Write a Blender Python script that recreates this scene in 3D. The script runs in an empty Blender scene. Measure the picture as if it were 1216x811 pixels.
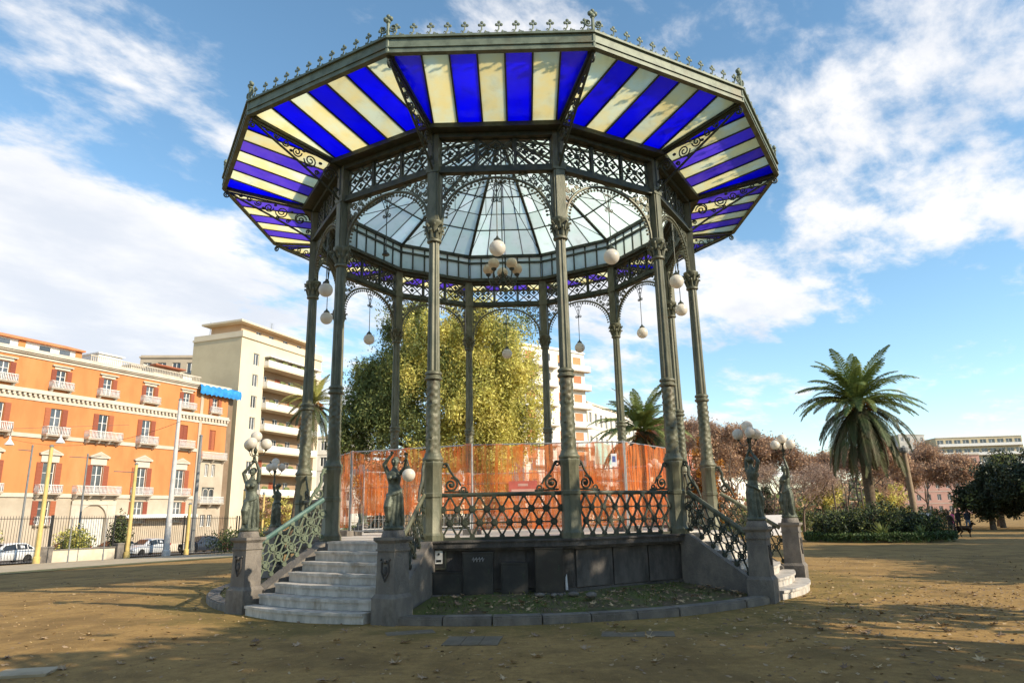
import bpy, bmesh, math, random
import numpy as np
from math import sin, cos, tan, pi, radians, sqrt, atan2
from mathutils import Matrix, Vector
random.seed(7); rng = np.random.default_rng(7)
SC = bpy.context.scene
COL = SC.collection

# ------------------------------------------------------------------ camera
PITCH, ROLL, YAW, FPX = .2431, -.0214, -.0085, 825.05
CAM = Vector((0.375, -18.381, 1.659))
fw = Vector((sin(YAW)*cos(PITCH), cos(YAW)*cos(PITCH), sin(PITCH)))
r0 = Vector((cos(YAW), -sin(YAW), 0)); u0 = r0.cross(fw)
rr = r0*cos(ROLL) + u0*sin(ROLL); uu = u0*cos(ROLL) - r0*sin(ROLL)
cd = bpy.data.cameras.new('camera'); cam = bpy.data.objects.new('camera', cd); COL.objects.link(cam)
cam.matrix_world = Matrix(((rr.x, uu.x, -fw.x, CAM.x), (rr.y, uu.y, -fw.y, CAM.y), (rr.z, uu.z, -fw.z, CAM.z), (0, 0, 0, 1)))
cd.sensor_width = 36; cd.lens = FPX/1216*36; cd.clip_start = .05; cd.clip_end = 5000
SC.camera = cam
SC.view_settings.view_transform = 'Standard'; SC.view_settings.look = 'None'
SC.view_settings.exposure = 0.42; SC.view_settings.gamma = 1
SC.render.engine = 'CYCLES'
SC.cycles.max_bounces = 8; SC.cycles.transparent_max_bounces = 12

# ------------------------------------------------------------------ sun and sky
SUN_AZ = atan2(.885, -.465)          # angle from +Y towards +X
SUN_EL = radians(29)
sd = Vector((sin(SUN_AZ)*cos(SUN_EL), cos(SUN_AZ)*cos(SUN_EL), sin(SUN_EL)))
sl = bpy.data.lights.new('sun', 'SUN'); sl.energy = 5.0; sl.angle = radians(.5); sl.color = (1, .86, .66)
so = bpy.data.objects.new('sun', sl); COL.objects.link(so)
so.rotation_euler = (-sd).to_track_quat('-Z', 'Y').to_euler()
W = bpy.data.worlds.new('World'); SC.world = W; W.use_nodes = True
nt = W.node_tree; nt.nodes.clear(); N = nt.nodes.new; Lk = nt.links.new
def nmath(t, op, a, b=None, clamp=False):
    n = t.nodes.new('ShaderNodeMath'); n.operation = op; n.use_clamp = clamp
    for i, v in enumerate((a, b)):
        if v is None: continue
        if isinstance(v, (int, float)): n.inputs[i].default_value = v
        else: t.links.new(v, n.inputs[i])
    return n.outputs[0]
def nramp(t, fac, a, b):
    n = t.nodes.new('ShaderNodeMapRange'); n.interpolation_type = 'SMOOTHSTEP'
    t.links.new(fac, n.inputs['Value']); n.inputs['From Min'].default_value = a; n.inputs['From Max'].default_value = b
    return n.outputs[0]
def nnoise(t, vec, scale, detail=6, rough=.55, dist=0., dims='3D'):
    n = t.nodes.new('ShaderNodeTexNoise'); n.noise_dimensions = dims
    n.inputs['Scale'].default_value = scale; n.inputs['Detail'].default_value = detail
    n.inputs['Roughness'].default_value = rough; n.inputs['Distortion'].default_value = dist
    if vec is not None: t.links.new(vec, n.inputs['Vector'])
    return n.outputs[0]
sky = N('ShaderNodeTexSky'); sky.sky_type = 'NISHITA'; sky.sun_disc = False
sky.sun_elevation = SUN_EL; sky.sun_rotation = SUN_AZ
sky.air_density = 1.0; sky.dust_density = .05; sky.ozone_density = 1.6; sky.altitude = 0
tc = N('ShaderNodeTexCoord'); gen = tc.outputs['Generated']
sep = N('ShaderNodeSeparateXYZ'); Lk(gen, sep.inputs[0])
zz = nmath(nt, 'ADD', nmath(nt, 'MAXIMUM', sep.outputs[2], 0.), .16)
cx = nmath(nt, 'DIVIDE', sep.outputs[0], zz); cy = nmath(nt, 'DIVIDE', sep.outputs[1], zz)
# streaks run from the lower left to the upper right of the sky
ca, sa = cos(.9), sin(.9)
px = nmath(nt, 'ADD', nmath(nt, 'MULTIPLY', cx, ca*.85), nmath(nt, 'MULTIPLY', cy, sa*.85))
py = nmath(nt, 'SUBTRACT', nmath(nt, 'MULTIPLY', cy, ca*1.2), nmath(nt, 'MULTIPLY', cx, sa*1.2))
cmb = N('ShaderNodeCombineXYZ'); Lk(px, cmb.inputs[0]); Lk(py, cmb.inputs[1]); cmb.inputs[2].default_value = 3.7
n1 = nnoise(nt, cmb.outputs[0], 2.5, 10, .60, .15)
n2 = nnoise(nt, cmb.outputs[0], 7.0, 8, .6, .2)
dens = nmath(nt, 'ADD', nmath(nt, 'ADD', nmath(nt, 'MULTIPLY', n1, 1.0), nmath(nt, 'MULTIPLY', n2, .55)), -.275)
def blob(d, deg, wgt):
    v = N('ShaderNodeVectorMath'); v.operation = 'DOT_PRODUCT'; Lk(gen, v.inputs[0]); v.inputs[1].default_value = Vector(d).normalized()
    return nmath(nt, 'MULTIPLY', nramp(nt, v.outputs['Value'], cos(radians(deg)), 1.0), wgt)
BL = [((-.66, .73, .22), 17, .22), ((-.56, .79, .24), 13, .20), ((-.45, .85, .23), 12, .20), ((-.34, .91, .25), 11, .16), ((-.60, .72, .36), 10, .12), ((-.50,.80,.33),9,.14), ((-.56, .66, .52), 12, -.03),
      ((-.40, .77, .50), 7, .08), ((-.36, .80, .44), 5, .05), ((-.50, .68, .55), 7, .07), ((-.53, .69, .48), 6, .04), ((.0, .77, .64), 7, .10),
      ((.55, .69, .47), 7, .07), ((.48, .76, .42), 7, .05), ((.40, .83, .39), 8, .06), ((.33, .89, .31), 8, .08), ((.27, .92, .27), 7, .07), ((.45, .70, .56), 6, .07), ((.37, .80, .47), 6, .08),
      ((.56, .75, .34), 6, .06), ((.55, .77, .30), 5, .05), ((.33, .93, .19), 7, .06), ((.175, .92, .33), 10, .07), ((.12, .95, .25), 9, .08),
      ((-.25, .76, .6), 10, -.10), ((.47, .85, .2), 8, -.09), ((.42, .89, .12), 8, -.08), ((-.33, .85, .42), 6, -.06)]
bias = None
for d, g, w_ in BL:
    b = blob(d, g, w_); bias = b if bias is None else nmath(nt, 'ADD', bias, b)
dens = nmath(nt, 'ADD', dens, bias)
cl = nramp(nt, dens, .47, .73)
cl = nmath(nt, 'MULTIPLY', cl, .95)
shade = nramp(nt, nmath(nt, 'ADD', nnoise(nt, cmb.outputs[0], 2.6, 6, .55), nmath(nt, 'MULTIPLY', bias, -.25)), .22, .55)
cmix = N('ShaderNodeMix'); cmix.data_type = 'RGBA'; Lk(shade, cmix.inputs[0])
cmix.inputs[6].default_value = (.60, .63, .69, 1); cmix.inputs[7].default_value = (.80, .79, .79, 1)
smul = N('ShaderNodeVectorMath'); smul.operation = 'SCALE'; Lk(sky.outputs[0], smul.inputs[0]); smul.inputs['Scale'].default_value = 1.55
hsv = N('ShaderNodeHueSaturation'); hsv.inputs['Hue'].default_value = .489; hsv.inputs['Saturation'].default_value = 1.08; Lk(smul.outputs[0], hsv.inputs['Color'])
cs = N('ShaderNodeVectorMath'); cs.operation = 'SCALE'; Lk(cmix.outputs[2], cs.inputs[0]); cs.inputs['Scale'].default_value = 9.3
mx = N('ShaderNodeMix'); mx.data_type = 'RGBA'; Lk(cl, mx.inputs[0]); Lk(hsv.outputs[0], mx.inputs[6]); Lk(cs.outputs[0], mx.inputs[7])
bg = N('ShaderNodeBackground'); Lk(mx.outputs[2], bg.inputs[0]); bg.inputs[1].default_value = .11
wo = N('ShaderNodeOutputWorld'); Lk(bg.outputs[0], wo.inputs[0])

# ------------------------------------------------------------------ helpers
def gz(x, y):
    r = max(0., min(90., math.hypot(x, y)) - 9)
    t = min(1., max(0., (10-x)/35)); t = t*t*(3-2*t)
    return -(.010+.017*t)*r

def mat(name, c1, c2=None, scale=6., rough=.75, metal=0., bump=0., bscale=None, detail=6, c3=None, spec=.4, island=0., rnd=0., stretch=None, lo=.38, hi=.66, transl=0.):
    m = bpy.data.materials.new(name); m.use_nodes = True; t = m.node_tree
    b = t.nodes['Principled BSDF']; b.inputs['Roughness'].default_value = rough; b.inputs['Metallic'].default_value = metal
    b.inputs['Specular IOR Level'].default_value = spec
    co = t.nodes.new('ShaderNodeTexCoord').outputs['Object']
    if stretch:
        mp = t.nodes.new('ShaderNodeMapping'); mp.inputs['Scale'].default_value = stretch; t.links.new(co, mp.inputs[0]); co = mp.outputs[0]
    c2 = c2 or tuple(v*.82 for v in c1)
    fac = nnoise(t, co, scale, detail, .6)
    fac = nramp(t, fac, lo, hi)
    def mixc(f, a, b_):
        q = t.nodes.new('ShaderNodeMix'); q.data_type = 'RGBA'; t.links.new(f, q.inputs[0])
        for i, v in ((6, a), (7, b_)):
            if isinstance(v, tuple): q.inputs[i].default_value = (*v, 1)
            else: t.links.new(v, q.inputs[i])
        return q.outputs[2]
    col = mixc(fac, c1, c2)
    if c3:
        f3 = nramp(t, nnoise(t, co, scale*.37, 5, .65), .52, .72); col = mixc(f3, col, c3)
    if island or rnd:
        if island: src = t.nodes.new('ShaderNodeNewGeometry').outputs['Random Per Island']; amt = island
        else: src = t.nodes.new('ShaderNodeObjectInfo').outputs['Random']; amt = rnd
        h = t.nodes.new('ShaderNodeHueSaturation'); t.links.new(col, h.inputs['Color'])
        t.links.new(nmath(t, 'ADD', nmath(t, 'MULTIPLY', src, 2*amt), 1-amt), h.inputs['Value'])
        t.links.new(nmath(t, 'ADD', nmath(t, 'MULTIPLY', src, .05*amt), .5-.025*amt), h.inputs['Hue'])
        col = h.outputs[0]
    t.links.new(col, b.inputs['Base Color'])
    if bump:
        bn = t.nodes.new('ShaderNodeBump'); bn.inputs['Strength'].default_value = min(1, bump); bn.inputs['Distance'].default_value = .02*max(1, bump)
        t.links.new(nnoise(t, co, bscale or scale*4, 8, .6), bn.inputs['Height']); t.links.new(bn.outputs[0], b.inputs['Normal'])
    if transl:
        tr = t.nodes.new('ShaderNodeBsdfTranslucent'); t.links.new(col, tr.inputs[0])
        ms = t.nodes.new('ShaderNodeMixShader'); ms.inputs[0].default_value = transl
        t.links.new(b.outputs[0], ms.inputs[1]); t.links.new(tr.outputs[0], ms.inputs[2])
        t.links.new(ms.outputs[0], t.nodes['Material Output'].inputs['Surface'])
    return m

def glassmat(name, c1, c2, trans=.92, gloss=.06, clear=0., scale=1.4, lo=.35, hi=.7):
    """patterned sheet glass: lets light through diffusely, glossy face"""
    m = bpy.data.materials.new(name); m.use_nodes = True; t = m.node_tree; t.nodes.remove(t.nodes['Principled BSDF'])
    geo = t.nodes.new('ShaderNodeNewGeometry'); oi = t.nodes.new('ShaderNodeObjectInfo')
    co = t.nodes.new('ShaderNodeVectorMath'); co.operation = 'ADD'; t.links.new(geo.outputs['Position'], co.inputs[0]); t.links.new(oi.outputs['Random'], co.inputs[1])
    f = nramp(t, nnoise(t, co.outputs[0], scale, 6, .6), lo, hi)
    q = t.nodes.new('ShaderNodeMix'); q.data_type = 'RGBA'; t.links.new(f, q.inputs[0]); q.inputs[6].default_value = (*c1, 1); q.inputs[7].default_value = (*c2, 1)
    h = t.nodes.new('ShaderNodeHueSaturation'); t.links.new(q.outputs[2], h.inputs['Color']); t.links.new(nmath(t, 'ADD', nmath(t, 'MULTIPLY', oi.outputs['Random'], .22), .86), h.inputs['Value'])
    st = t.nodes.new('ShaderNodeMapping'); st.inputs['Scale'].default_value = (2.2, 2.2, 2.2); t.links.new(co.outputs[0], st.inputs[0])
    dirt = nmath(t, 'MULTIPLY', nramp(t, nnoise(t, st.outputs[0], 1.1, 9, .68, .6), .50, .78), .26)
    dq = t.nodes.new('ShaderNodeMix'); dq.data_type = 'RGBA'; dq.blend_type = 'MULTIPLY'; t.links.new(dirt, dq.inputs[0]); t.links.new(h.outputs[0], dq.inputs[6]); dq.inputs[7].default_value = (.42, .38, .30, 1)
    class _o: pass
    h = _o(); h.outputs = [dq.outputs[2]]
    tr = t.nodes.new('ShaderNodeBsdfTranslucent'); t.links.new(h.outputs[0], tr.inputs[0])
    df = t.nodes.new('ShaderNodeBsdfDiffuse'); t.links.new(h.outputs[0], df.inputs[0])
    m1 = t.nodes.new('ShaderNodeMixShader'); m1.inputs[0].default_value = trans; t.links.new(df.outputs[0], m1.inputs[1]); t.links.new(tr.outputs[0], m1.inputs[2])
    out = m1.outputs[0]
    if clear:
        tp = t.nodes.new('ShaderNodeBsdfTransparent'); t.links.new(h.outputs[0], tp.inputs[0])
        m3 = t.nodes.new('ShaderNodeMixShader'); m3.inputs[0].default_value = clear; t.links.new(out, m3.inputs[1]); t.links.new(tp.outputs[0], m3.inputs[2]); out = m3.outputs[0]
    gl = t.nodes.new('ShaderNodeBsdfGlossy'); gl.inputs['Roughness'].default_value = .22
    m2 = t.nodes.new('ShaderNodeMixShader'); m2.inputs[0].default_value = gloss; t.links.new(out, m2.inputs[1]); t.links.new(gl.outputs[0], m2.inputs[2])
    t.links.new(m2.outputs[0], t.nodes['Material Output'].inputs['Surface'])
    return m

class MB:
    def __init__(s): s.v = []; s.f = []; s.m = []; s.mi = 0
    def add(s, vs, fs, mi=None):
        o = len(s.v); s.v += [tuple(p) for p in vs]; s.f += [tuple(i+o for i in f) for f in fs]; s.m += [s.mi if mi is None else mi]*len(fs)
        return s
    def hexa(s, p, mi=None):
        return s.add(p, [(0, 3, 2, 1), (4, 5, 6, 7), (0, 1, 5, 4), (1, 2, 6, 5), (2, 3, 7, 6), (3, 0, 4, 7)], mi)
    def box(s, x0, y0, z0, x1, y1, z1, mi=None):
        return s.hexa([(x0, y0, z0), (x1, y0, z0), (x1, y1, z0), (x0, y1, z0), (x0, y0, z1), (x1, y0, z1), (x1, y1, z1), (x0, y1, z1)], mi)
    def prism(s, pts, z0, z1, mi=None):
        n = len(pts)
        return s.add([(x, y, z0) for x, y in pts]+[(x, y, z1) for x, y in pts],
                     [tuple(range(n-1, -1, -1)), tuple(range(n, 2*n))]+[(i, (i+1) % n, n+(i+1) % n, n+i) for i in range(n)], mi)
    def tube(s, pts, r, n=6, mi=None, closed=False, flat=1.):
        P = [Vector(p) for p in pts]; k = len(P)
        rs = r if isinstance(r, (list, tuple)) else [r]*k
        up = None; rings = []
        for i in range(k):
            a = P[(i-1) % k] if (i > 0 or closed) else P[i]; b = P[(i+1) % k] if (i < k-1 or closed) else P[i]
            t = (b-a); t = t.normalized() if t.length > 1e-9 else Vector((0, 0, 1))
            if up is None:
                up = Vector((0, 1, 0)) if abs(t.y) < .9 else Vector((1, 0, 0))
            e1 = up - t*up.dot(t)
            if e1.length < 1e-6: e1 = t.orthogonal()
            e1.normalize(); e2 = t.cross(e1); up = e1
            rings.append([P[i]+(e1*cos(2*pi*j/n+pi/n)*flat+e2*sin(2*pi*j/n+pi/n))*rs[i] for j in range(n)])
        vs = [p for q in rings for p in q]; fs = []
        for i in range(k if closed else k-1):
            a = i*n; b = ((i+1) % k)*n
            fs += [(a+j, a+(j+1) % n, b+(j+1) % n, b+j) for j in range(n)]
        if not closed: fs += [tuple(range(n-1, -1, -1)), tuple(range((k-1)*n, k*n))]
        return s.add(vs, fs, mi)
    def lathe(s, prof, n=16, c=(0, 0, 0), mi=None, ph=0., rf=None):
        vs = []
        for i, (r, z) in enumerate(prof):
            for j in range(n):
                a = 2*pi*j/n+ph; q = r*(rf(i, j) if rf else 1)
                vs.append((c[0]+q*cos(a), c[1]+q*sin(a), c[2]+z))
        fs = []
        for i in range(len(prof)-1):
            fs += [(i*n+j, i*n+(j+1) % n, (i+1)*n+(j+1) % n, (i+1)*n+j) for j in range(n)]
        fs += [tuple(range(n-1, -1, -1)), tuple(range((len(prof)-1)*n, len(prof)*n))]
        return s.add(vs, fs, mi)
    def sphere(s, c, r, n=12, k=8, mi=None, sc=(1, 1, 1)):
        prof = [(max(1e-4, r*sin(pi*i/k))*1, -r*cos(pi*i/k)) for i in range(k+1)]
        o = len(s.v); s.lathe(prof, n, (0, 0, 0), mi)
        for i in range(o, len(s.v)):
            x, y, z = s.v[i]; s.v[i] = (c[0]+x*sc[0], c[1]+y*sc[1], c[2]+z*sc[2])
        return s
    def xform(s, M, o=0):
        for i in range(o, len(s.v)): s.v[i] = tuple(M @ Vector(s.v[i]))
        return s
    def mesh(s, name, mats, smooth=None):
        me = bpy.data.meshes.new(name); me.from_pydata(s.v, [], s.f)
        for m in (mats if isinstance(mats, (list, tuple)) else [mats]): me.materials.append(m)
        if any(s.m): me.polygons.foreach_set('material_index', s.m)
        if smooth:
            me.polygons.foreach_set('use_smooth', [True]*len(me.polygons)); me.set_sharp_from_angle(angle=radians(smooth))
        me.update(); return me
    def build(s, name, mats, parent=None, loc=(0, 0, 0), rz=0., smooth=None):
        return link(name, s.mesh(name, mats, smooth), parent, loc, rz)

def link(name, me, parent=None, loc=(0, 0, 0), rz=0., scale=None):
    o = bpy.data.objects.new(name, me); COL.objects.link(o)
    if parent is not None: o.parent = parent
    o.location = loc; o.rotation_euler = (0, 0, rz)
    if scale is not None: o.scale = scale if isinstance(scale, tuple) else (scale,)*3
    return o
def tag(o, label=None, cat=None, group=None, kind=None):
    if label: o['label'] = label
    if cat: o['category'] = cat
    if group: o['group'] = group
    if kind: o['kind'] = kind
    return o
def thing(name, label, cat, loc=(0, 0, 0), rz=0., group=None):
    return tag(link(name, None, None, loc, rz), label, cat, group)
KIDS = {}
def copy_tree(root, loc, rz=None, label=None, scale=None):
    def rec(o, par):
        c = o.copy(); COL.objects.link(c)
        if par is not None: c.parent = par
        for ch in list(o.children): rec(ch, c)
        return c
    r = rec(root, None); r.location = loc
    if rz is not None: r.rotation_euler = (0, 0, rz)
    if label: r['label'] = label
    if scale: r.scale = (scale,)*3
    return r
def fuse(mb, name, mats, voxel, smooth_iter=2):
    """join overlapping pieces into one continuous surface"""
    me = mb.mesh(name+'_raw', mats); o = bpy.data.objects.new('tmp', me); COL.objects.link(o)
    md = o.modifiers.new('r', 'REMESH'); md.mode = 'VOXEL'; md.voxel_size = voxel; md.use_smooth_shade = True
    if smooth_iter:
        ms = o.modifiers.new('s', 'SMOOTH'); ms.factor = .5; ms.iterations = smooth_iter
    dg = bpy.context.evaluated_depsgraph_get(); dg.update()
    out = bpy.data.meshes.new_from_object(o.evaluated_get(dg)); out.name = name
    bpy.data.objects.remove(o); bpy.data.meshes.remove(me)
    return out
def quadcloud(name, C0, A, B, mats, mi=None):
    """n quads with centres C0, half axes A and B (n x 3 arrays)"""
    n = len(C0); V = np.stack([C0-A, C0-B*1.0+A*.1, C0+A, C0+B*1.0+A*.1], 1).reshape(-1, 3)
    me = bpy.data.meshes.new(name); me.vertices.add(4*n); me.vertices.foreach_set('co', V.ravel().astype(np.float32))
    me.loops.add(4*n); me.loops.foreach_set('vertex_index', np.arange(4*n, dtype=np.int32))
    me.polygons.add(n); me.polygons.foreach_set('loop_start', np.arange(0, 4*n, 4, dtype=np.int32))
    me.polygons.foreach_set('loop_total', np.full(n, 4, dtype=np.int32))
    for m in (mats if isinstance(mats, (list, tuple)) else [mats]): me.materials.append(m)
    if mi is not None: me.polygons.foreach_set('material_index', np.asarray(mi, dtype=np.int32))
    me.update(); me.validate(); return me
def unit(n):
    v = rng.normal(size=(n, 3)); return v/np.linalg.norm(v, axis=1)[:, None]
def leaves(name, P, L, Wd, mats, droop=0., mi=None, jit=.35):
    n = len(P); a = unit(n); a[:, 2] -= droop; a /= np.linalg.norm(a, axis=1)[:, None]
    b = np.cross(a, unit(n)); b /= np.linalg.norm(b, axis=1)[:, None]+1e-9
    s = (1+jit*(rng.random(n)*2-1))[:, None]
    return quadcloud(name, P, a*L/2*s, b*Wd/2*s, mats, mi)
def spiral(mb, c, r, turns=1.6, start=0., sgn=1, tr=.015, plane='xz', y=0., n=5, seg=14, mi=None, flat=1.):
    pts = []
    m = int(seg*turns)+1
    for i in range(m+1):
        t = i/m; a = start+sgn*2*pi*turns*t; q = r*(1-.82*t)
        if plane == 'xz': pts.append((c[0]+q*cos(a), y, c[1]+q*sin(a)))
        else: pts.append((y, c[0]+q*cos(a), c[1]+q*sin(a)))
    return mb.tube(pts, tr, n, mi, flat=flat)

# ------------------------------------------------------------------ materials
M = {}
M['iron'] = mat('green_iron', (.085, .093, .058), (.15, .15, .10), 5, .5, .15, .25, 40, c3=(.10, .07, .042), spec=.45, stretch=(1.6, 1.6, .45), lo=.34, hi=.62)
M['iron_dark'] = mat('dark_green_iron', (.035, .045, .034), (.065, .07, .048), 6, .5, .15, .2, 40, c3=(.06, .05, .03))
M['iron_pale'] = mat('weathered_pale_iron', (.17, .20, .145), (.10, .12, .085), 4, .55, .1, .15, 30, c3=(.14, .13, .08))
M['verdigris'] = mat('verdigris_rail', (.06, .125, .11), (.10, .165, .145), 6, .5, .2, .2, 30)
M['rail_light'] = mat('weathered_green_lattice', (.13, .165, .11), (.085, .105, .068), 9, .6, .1, .2, 40)
M['bronze'] = mat('bronze_patina', (.075, .087, .066), (.145, .162, .125), 7, .5, .35, .5, 40, c3=(.035, .045, .03))
M['basalt'] = mat('dark_basalt', (.065, .06, .057), (.115, .105, .096), 3, .8, 0, .6, 26, c3=(.035, .033, .031), stretch=(1.4, 1.4, .6))
M['basalt_light'] = mat('grey_lava_stone', (.15, .135, .12), (.225, .20, .17), 3.5, .85, 0, .8, 30, c3=(.09, .08, .07), stretch=(1.2, 1.2, .7))
M['marble'] = mat('veined_marble', (.56, .52, .47), (.38, .355, .32), 2.2, .6, 0, .35, 20, c3=(.26, .225, .175), stretch=(3.2, 3.2, 1.2), lo=.36, hi=.62)
M['marble_floor'] = mat('marble_floor', (.60, .56, .50), (.50, .46, .40), 2, .55, 0, .1)
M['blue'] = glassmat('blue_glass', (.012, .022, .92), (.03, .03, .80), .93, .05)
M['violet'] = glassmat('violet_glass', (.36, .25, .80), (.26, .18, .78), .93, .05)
M['cream'] = glassmat('cream_glass', (.98, .88, .56), (.90, .94, .80), .93, .05)
M['dome'] = glassmat('milky_glass', (.86, .95, .90), (.93, .97, .95), .93, .05)
M['globe'] = mat('opal_globe', (.84, .80, .72), (.78, .73, .64), 3, .3, 0, 0, transl=.35)
M['globe_old'] = mat('aged_opal_globe', (.70, .58, .42), (.78, .68, .52), 4, .35, transl=.3)
M['black'] = mat('black_iron', (.015, .015, .016), (.03, .028, .026), 8, .5)
M['steel'] = mat('galvanised_steel', (.42, .43, .44), (.32, .33, .34), 10, .45, .6)
M['paper'] = mat('notice_paper', (.8, .8, .82), (.72, .72, .75), 4, .8)
M['white'] = mat('white_paint', (.78, .77, .74), (.66, .64, .60), 5, .6)
M['glassdark'] = mat('window_glass', (.05, .06, .07), (.12, .13, .14), .6, .12, 0, spec=.7, rnd=.5)
# ------------------------------------------------------------------ ground
def ground_material():
    m = bpy.data.materials.new('park_ground'); m.use_nodes = True; t = m.node_tree; b = t.nodes['Principled BSDF']
    b.inputs['Roughness'].default_value = .95; b.inputs['Specular IOR Level'].default_value = .15
    co = t.nodes.new('ShaderNodeTexCoord').outputs['Object']
    def mixc(f, a, b_):
        q = t.nodes.new('ShaderNodeMix'); q.data_type = 'RGBA'; t.links.new(f, q.inputs[0])
        for i, v in ((6, a), (7, b_)):
            if isinstance(v, tuple): q.inputs[i].default_value = (*v, 1)
            else: t.links.new(v, q.inputs[i])
        return q.outputs[2]
    fine = nnoise(t, co, 9, 8, .7); mid = nnoise(t, co, 1.1, 6, .6); big = nnoise(t, co, .16, 4, .6)
    vf = nnoise(t, co, 55, 4, .7)
    dirt = mixc(nramp(t, fine, .3, .7), (.40, .25, .09), (.29, .18, .066))
    dirt = mixc(nramp(t, mid, .42, .68), dirt, (.22, .135, .05))
    dirt = mixc(nmath(t, 'MULTIPLY', nramp(t, vf, .56, .7), .65), dirt, (.14, .10, .055))
    dirt = mixc(nmath(t, 'MULTIPLY', nramp(t, vf, .44, .30), .5), dirt, (.52, .36, .17))
    track = nramp(t, nnoise(t, co, .42, 9, .72, 1.2), .50, .60)
    dirt = mixc(nmath(t, 'MULTIPLY', track, .5), dirt, (.17, .108, .045))
    # moss grows in a belt round the kerb and in patches
    sx = t.nodes.new('ShaderNodeSeparateXYZ'); t.links.new(co, sx.inputs[0])
    r = nmath(t, 'SQRT', nmath(t, 'ADD', nmath(t, 'POWER', sx.outputs[0], 2), nmath(t, 'POWER', sx.outputs[1], 2)))
    ring = nmath(t, 'MULTIPLY', nramp(t, r, 9.6, 7.0), .22)
    moss = nramp(t, nmath(t, 'ADD', nmath(t, 'ADD', nmath(t, 'MULTIPLY', mid, .6), nmath(t, 'MULTIPLY', big, .4)), ring), .55, .70)
    moss = nmath(t, 'MULTIPLY', moss, nramp(t, fine, .25, .6))
    col = mixc(nmath(t, 'MULTIPLY', moss, .42), dirt, (.125, .125, .03))
    t.links.new(col, b.inputs['Base Color'])
    bn = t.nodes.new('ShaderNodeBump'); bn.inputs['Strength'].default_value = .7; bn.inputs['Distance'].default_value = .03
    t.links.new(nmath(t, 'ADD', nnoise(t, co, 14, 10, .7), nmath(t, 'MULTIPLY', mid, 1.5)), bn.inputs['Height']); t.links.new(bn.outputs[0], b.inputs['Normal'])
    return m
M['ground'] = ground_material()
mb = MB(); NA = 160
rads = [0, 3, 6, 8, 9, 9.5]+[10*1.1**i for i in range(24)]+[90, 91, 110, 160, 300, 700, 1500, 3000]
rads = sorted(rads)
mb.v.append((0, 0, 0))
for r in rads[1:]:
    for j in range(NA):
        a = 2*pi*j/NA; x, y = r*cos(a), r*sin(a); mb.v.append((x, y, gz(x, y)+(.012*sin(x*1.7+y*.6)*cos(y*1.3) if 7 < r < 60 else 0)))
mb.f = [(0, 1+j, 1+(j+1) % NA) for j in range(NA)]
for i in range(len(rads)-2):
    a, b = 1+i*NA, 1+(i+1)*NA
    mb.f += [(a+j, b+j, b+(j+1) % NA, a+(j+1) % NA) for j in range(NA)]
mb.m = [0]*len(mb.f)
tag(mb.build('ground', M['ground'], smooth=40), 'brown gravelly earth of the park with mossy patches', kind='structure')

def strip(name, pts, w0, w1, m, dz, label, seg=24):
    """sheet following the ground along a polyline, from offset w0 to w1 on its left"""
    P = [Vector((*p, 0)) for p in pts]; out = []
    L = [0]
    for i in range(1, len(P)): L.append(L[-1]+(P[i]-P[i-1]).length)
    for k in range(seg+1):
        s = L[-1]*k/seg; i = max(j for j in range(len(L)-1) if L[j] <= s+1e-9)
        u = (s-L[i])/(L[i+1]-L[i]); p = P[i].lerp(P[i+1], u); d = (P[i+1]-P[i]).normalized(); n = Vector((-d.y, d.x, 0))
        out.append((p, n))
    mb = MB(); K = 6
    for p, n in out:
        for k in range(K+1):
            q = p+n*(w0+(w1-w0)*k/K); mb.v.append((q.x, q.y, gz(q.x, q.y)+dz))
    for i in range(seg):
        for k in range(K):
            a = i*(K+1)+k; mb.f.append((a, a+K+1, a+K+2, a+1)); mb.m.append(0)
    return tag(mb.build(name, m, smooth=60), label, kind='structure')
FA, FB = Vector((-35.5, 28, 0)), Vector((-26.4, 49.2, 0)); FE = (FB-FA).normalized(); FN = Vector((-FE.y, FE.x, 0))
def fpt(t, off=0.):      # point along the street fence, off metres towards the street
    p = FA+FE*t+FN*off; return Vector((p.x, p.y, gz(p.x, p.y)))
M['path'] = mat('pale_path', (.46, .38, .26), (.38, .31, .21), 2, .95, 0, .4, 20, c3=(.30, .24, .15))
M['asphalt'] = mat('asphalt', (.05, .05, .05), (.065, .063, .06), 8, .9, 0, .3)
M['paving'] = mat('pavement', (.24, .22, .19), (.19, .175, .155), 3, .9, 0, .3)
M['verge'] = mat('verge_grass', (.07, .085, .03), (.14, .12, .05), 3, .95, 0, 1., 30)
f0, f1 = fpt(-60), fpt(60)
strip('path', [(f0.x, f0.y), (f1.x, f1.y)], -15.0, -.6, M['path'], .016, 'pale sandy path along the street fence')
strip('verge', [(f0.x, f0.y), (f1.x, f1.y)], -18.0, -15.0, M['verge'], .02, 'strip of worn grass beside the pale path')
strip('pavement', [(f0.x, f0.y), (f1.x, f1.y)], .4, 3.0, M['paving'], .12, 'pavement behind the street fence')
strip('road', [(f0.x, f0.y), (f1.x, f1.y)], 3.0, 14.6, M['asphalt'], .03, 'asphalt street in front of the orange palace')
strip('pavement', [(f0.x, f0.y), (f1.x, f1.y)], 14.6, 18.5, M['paving'], .15, 'pavement at the foot of the buildings')
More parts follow.
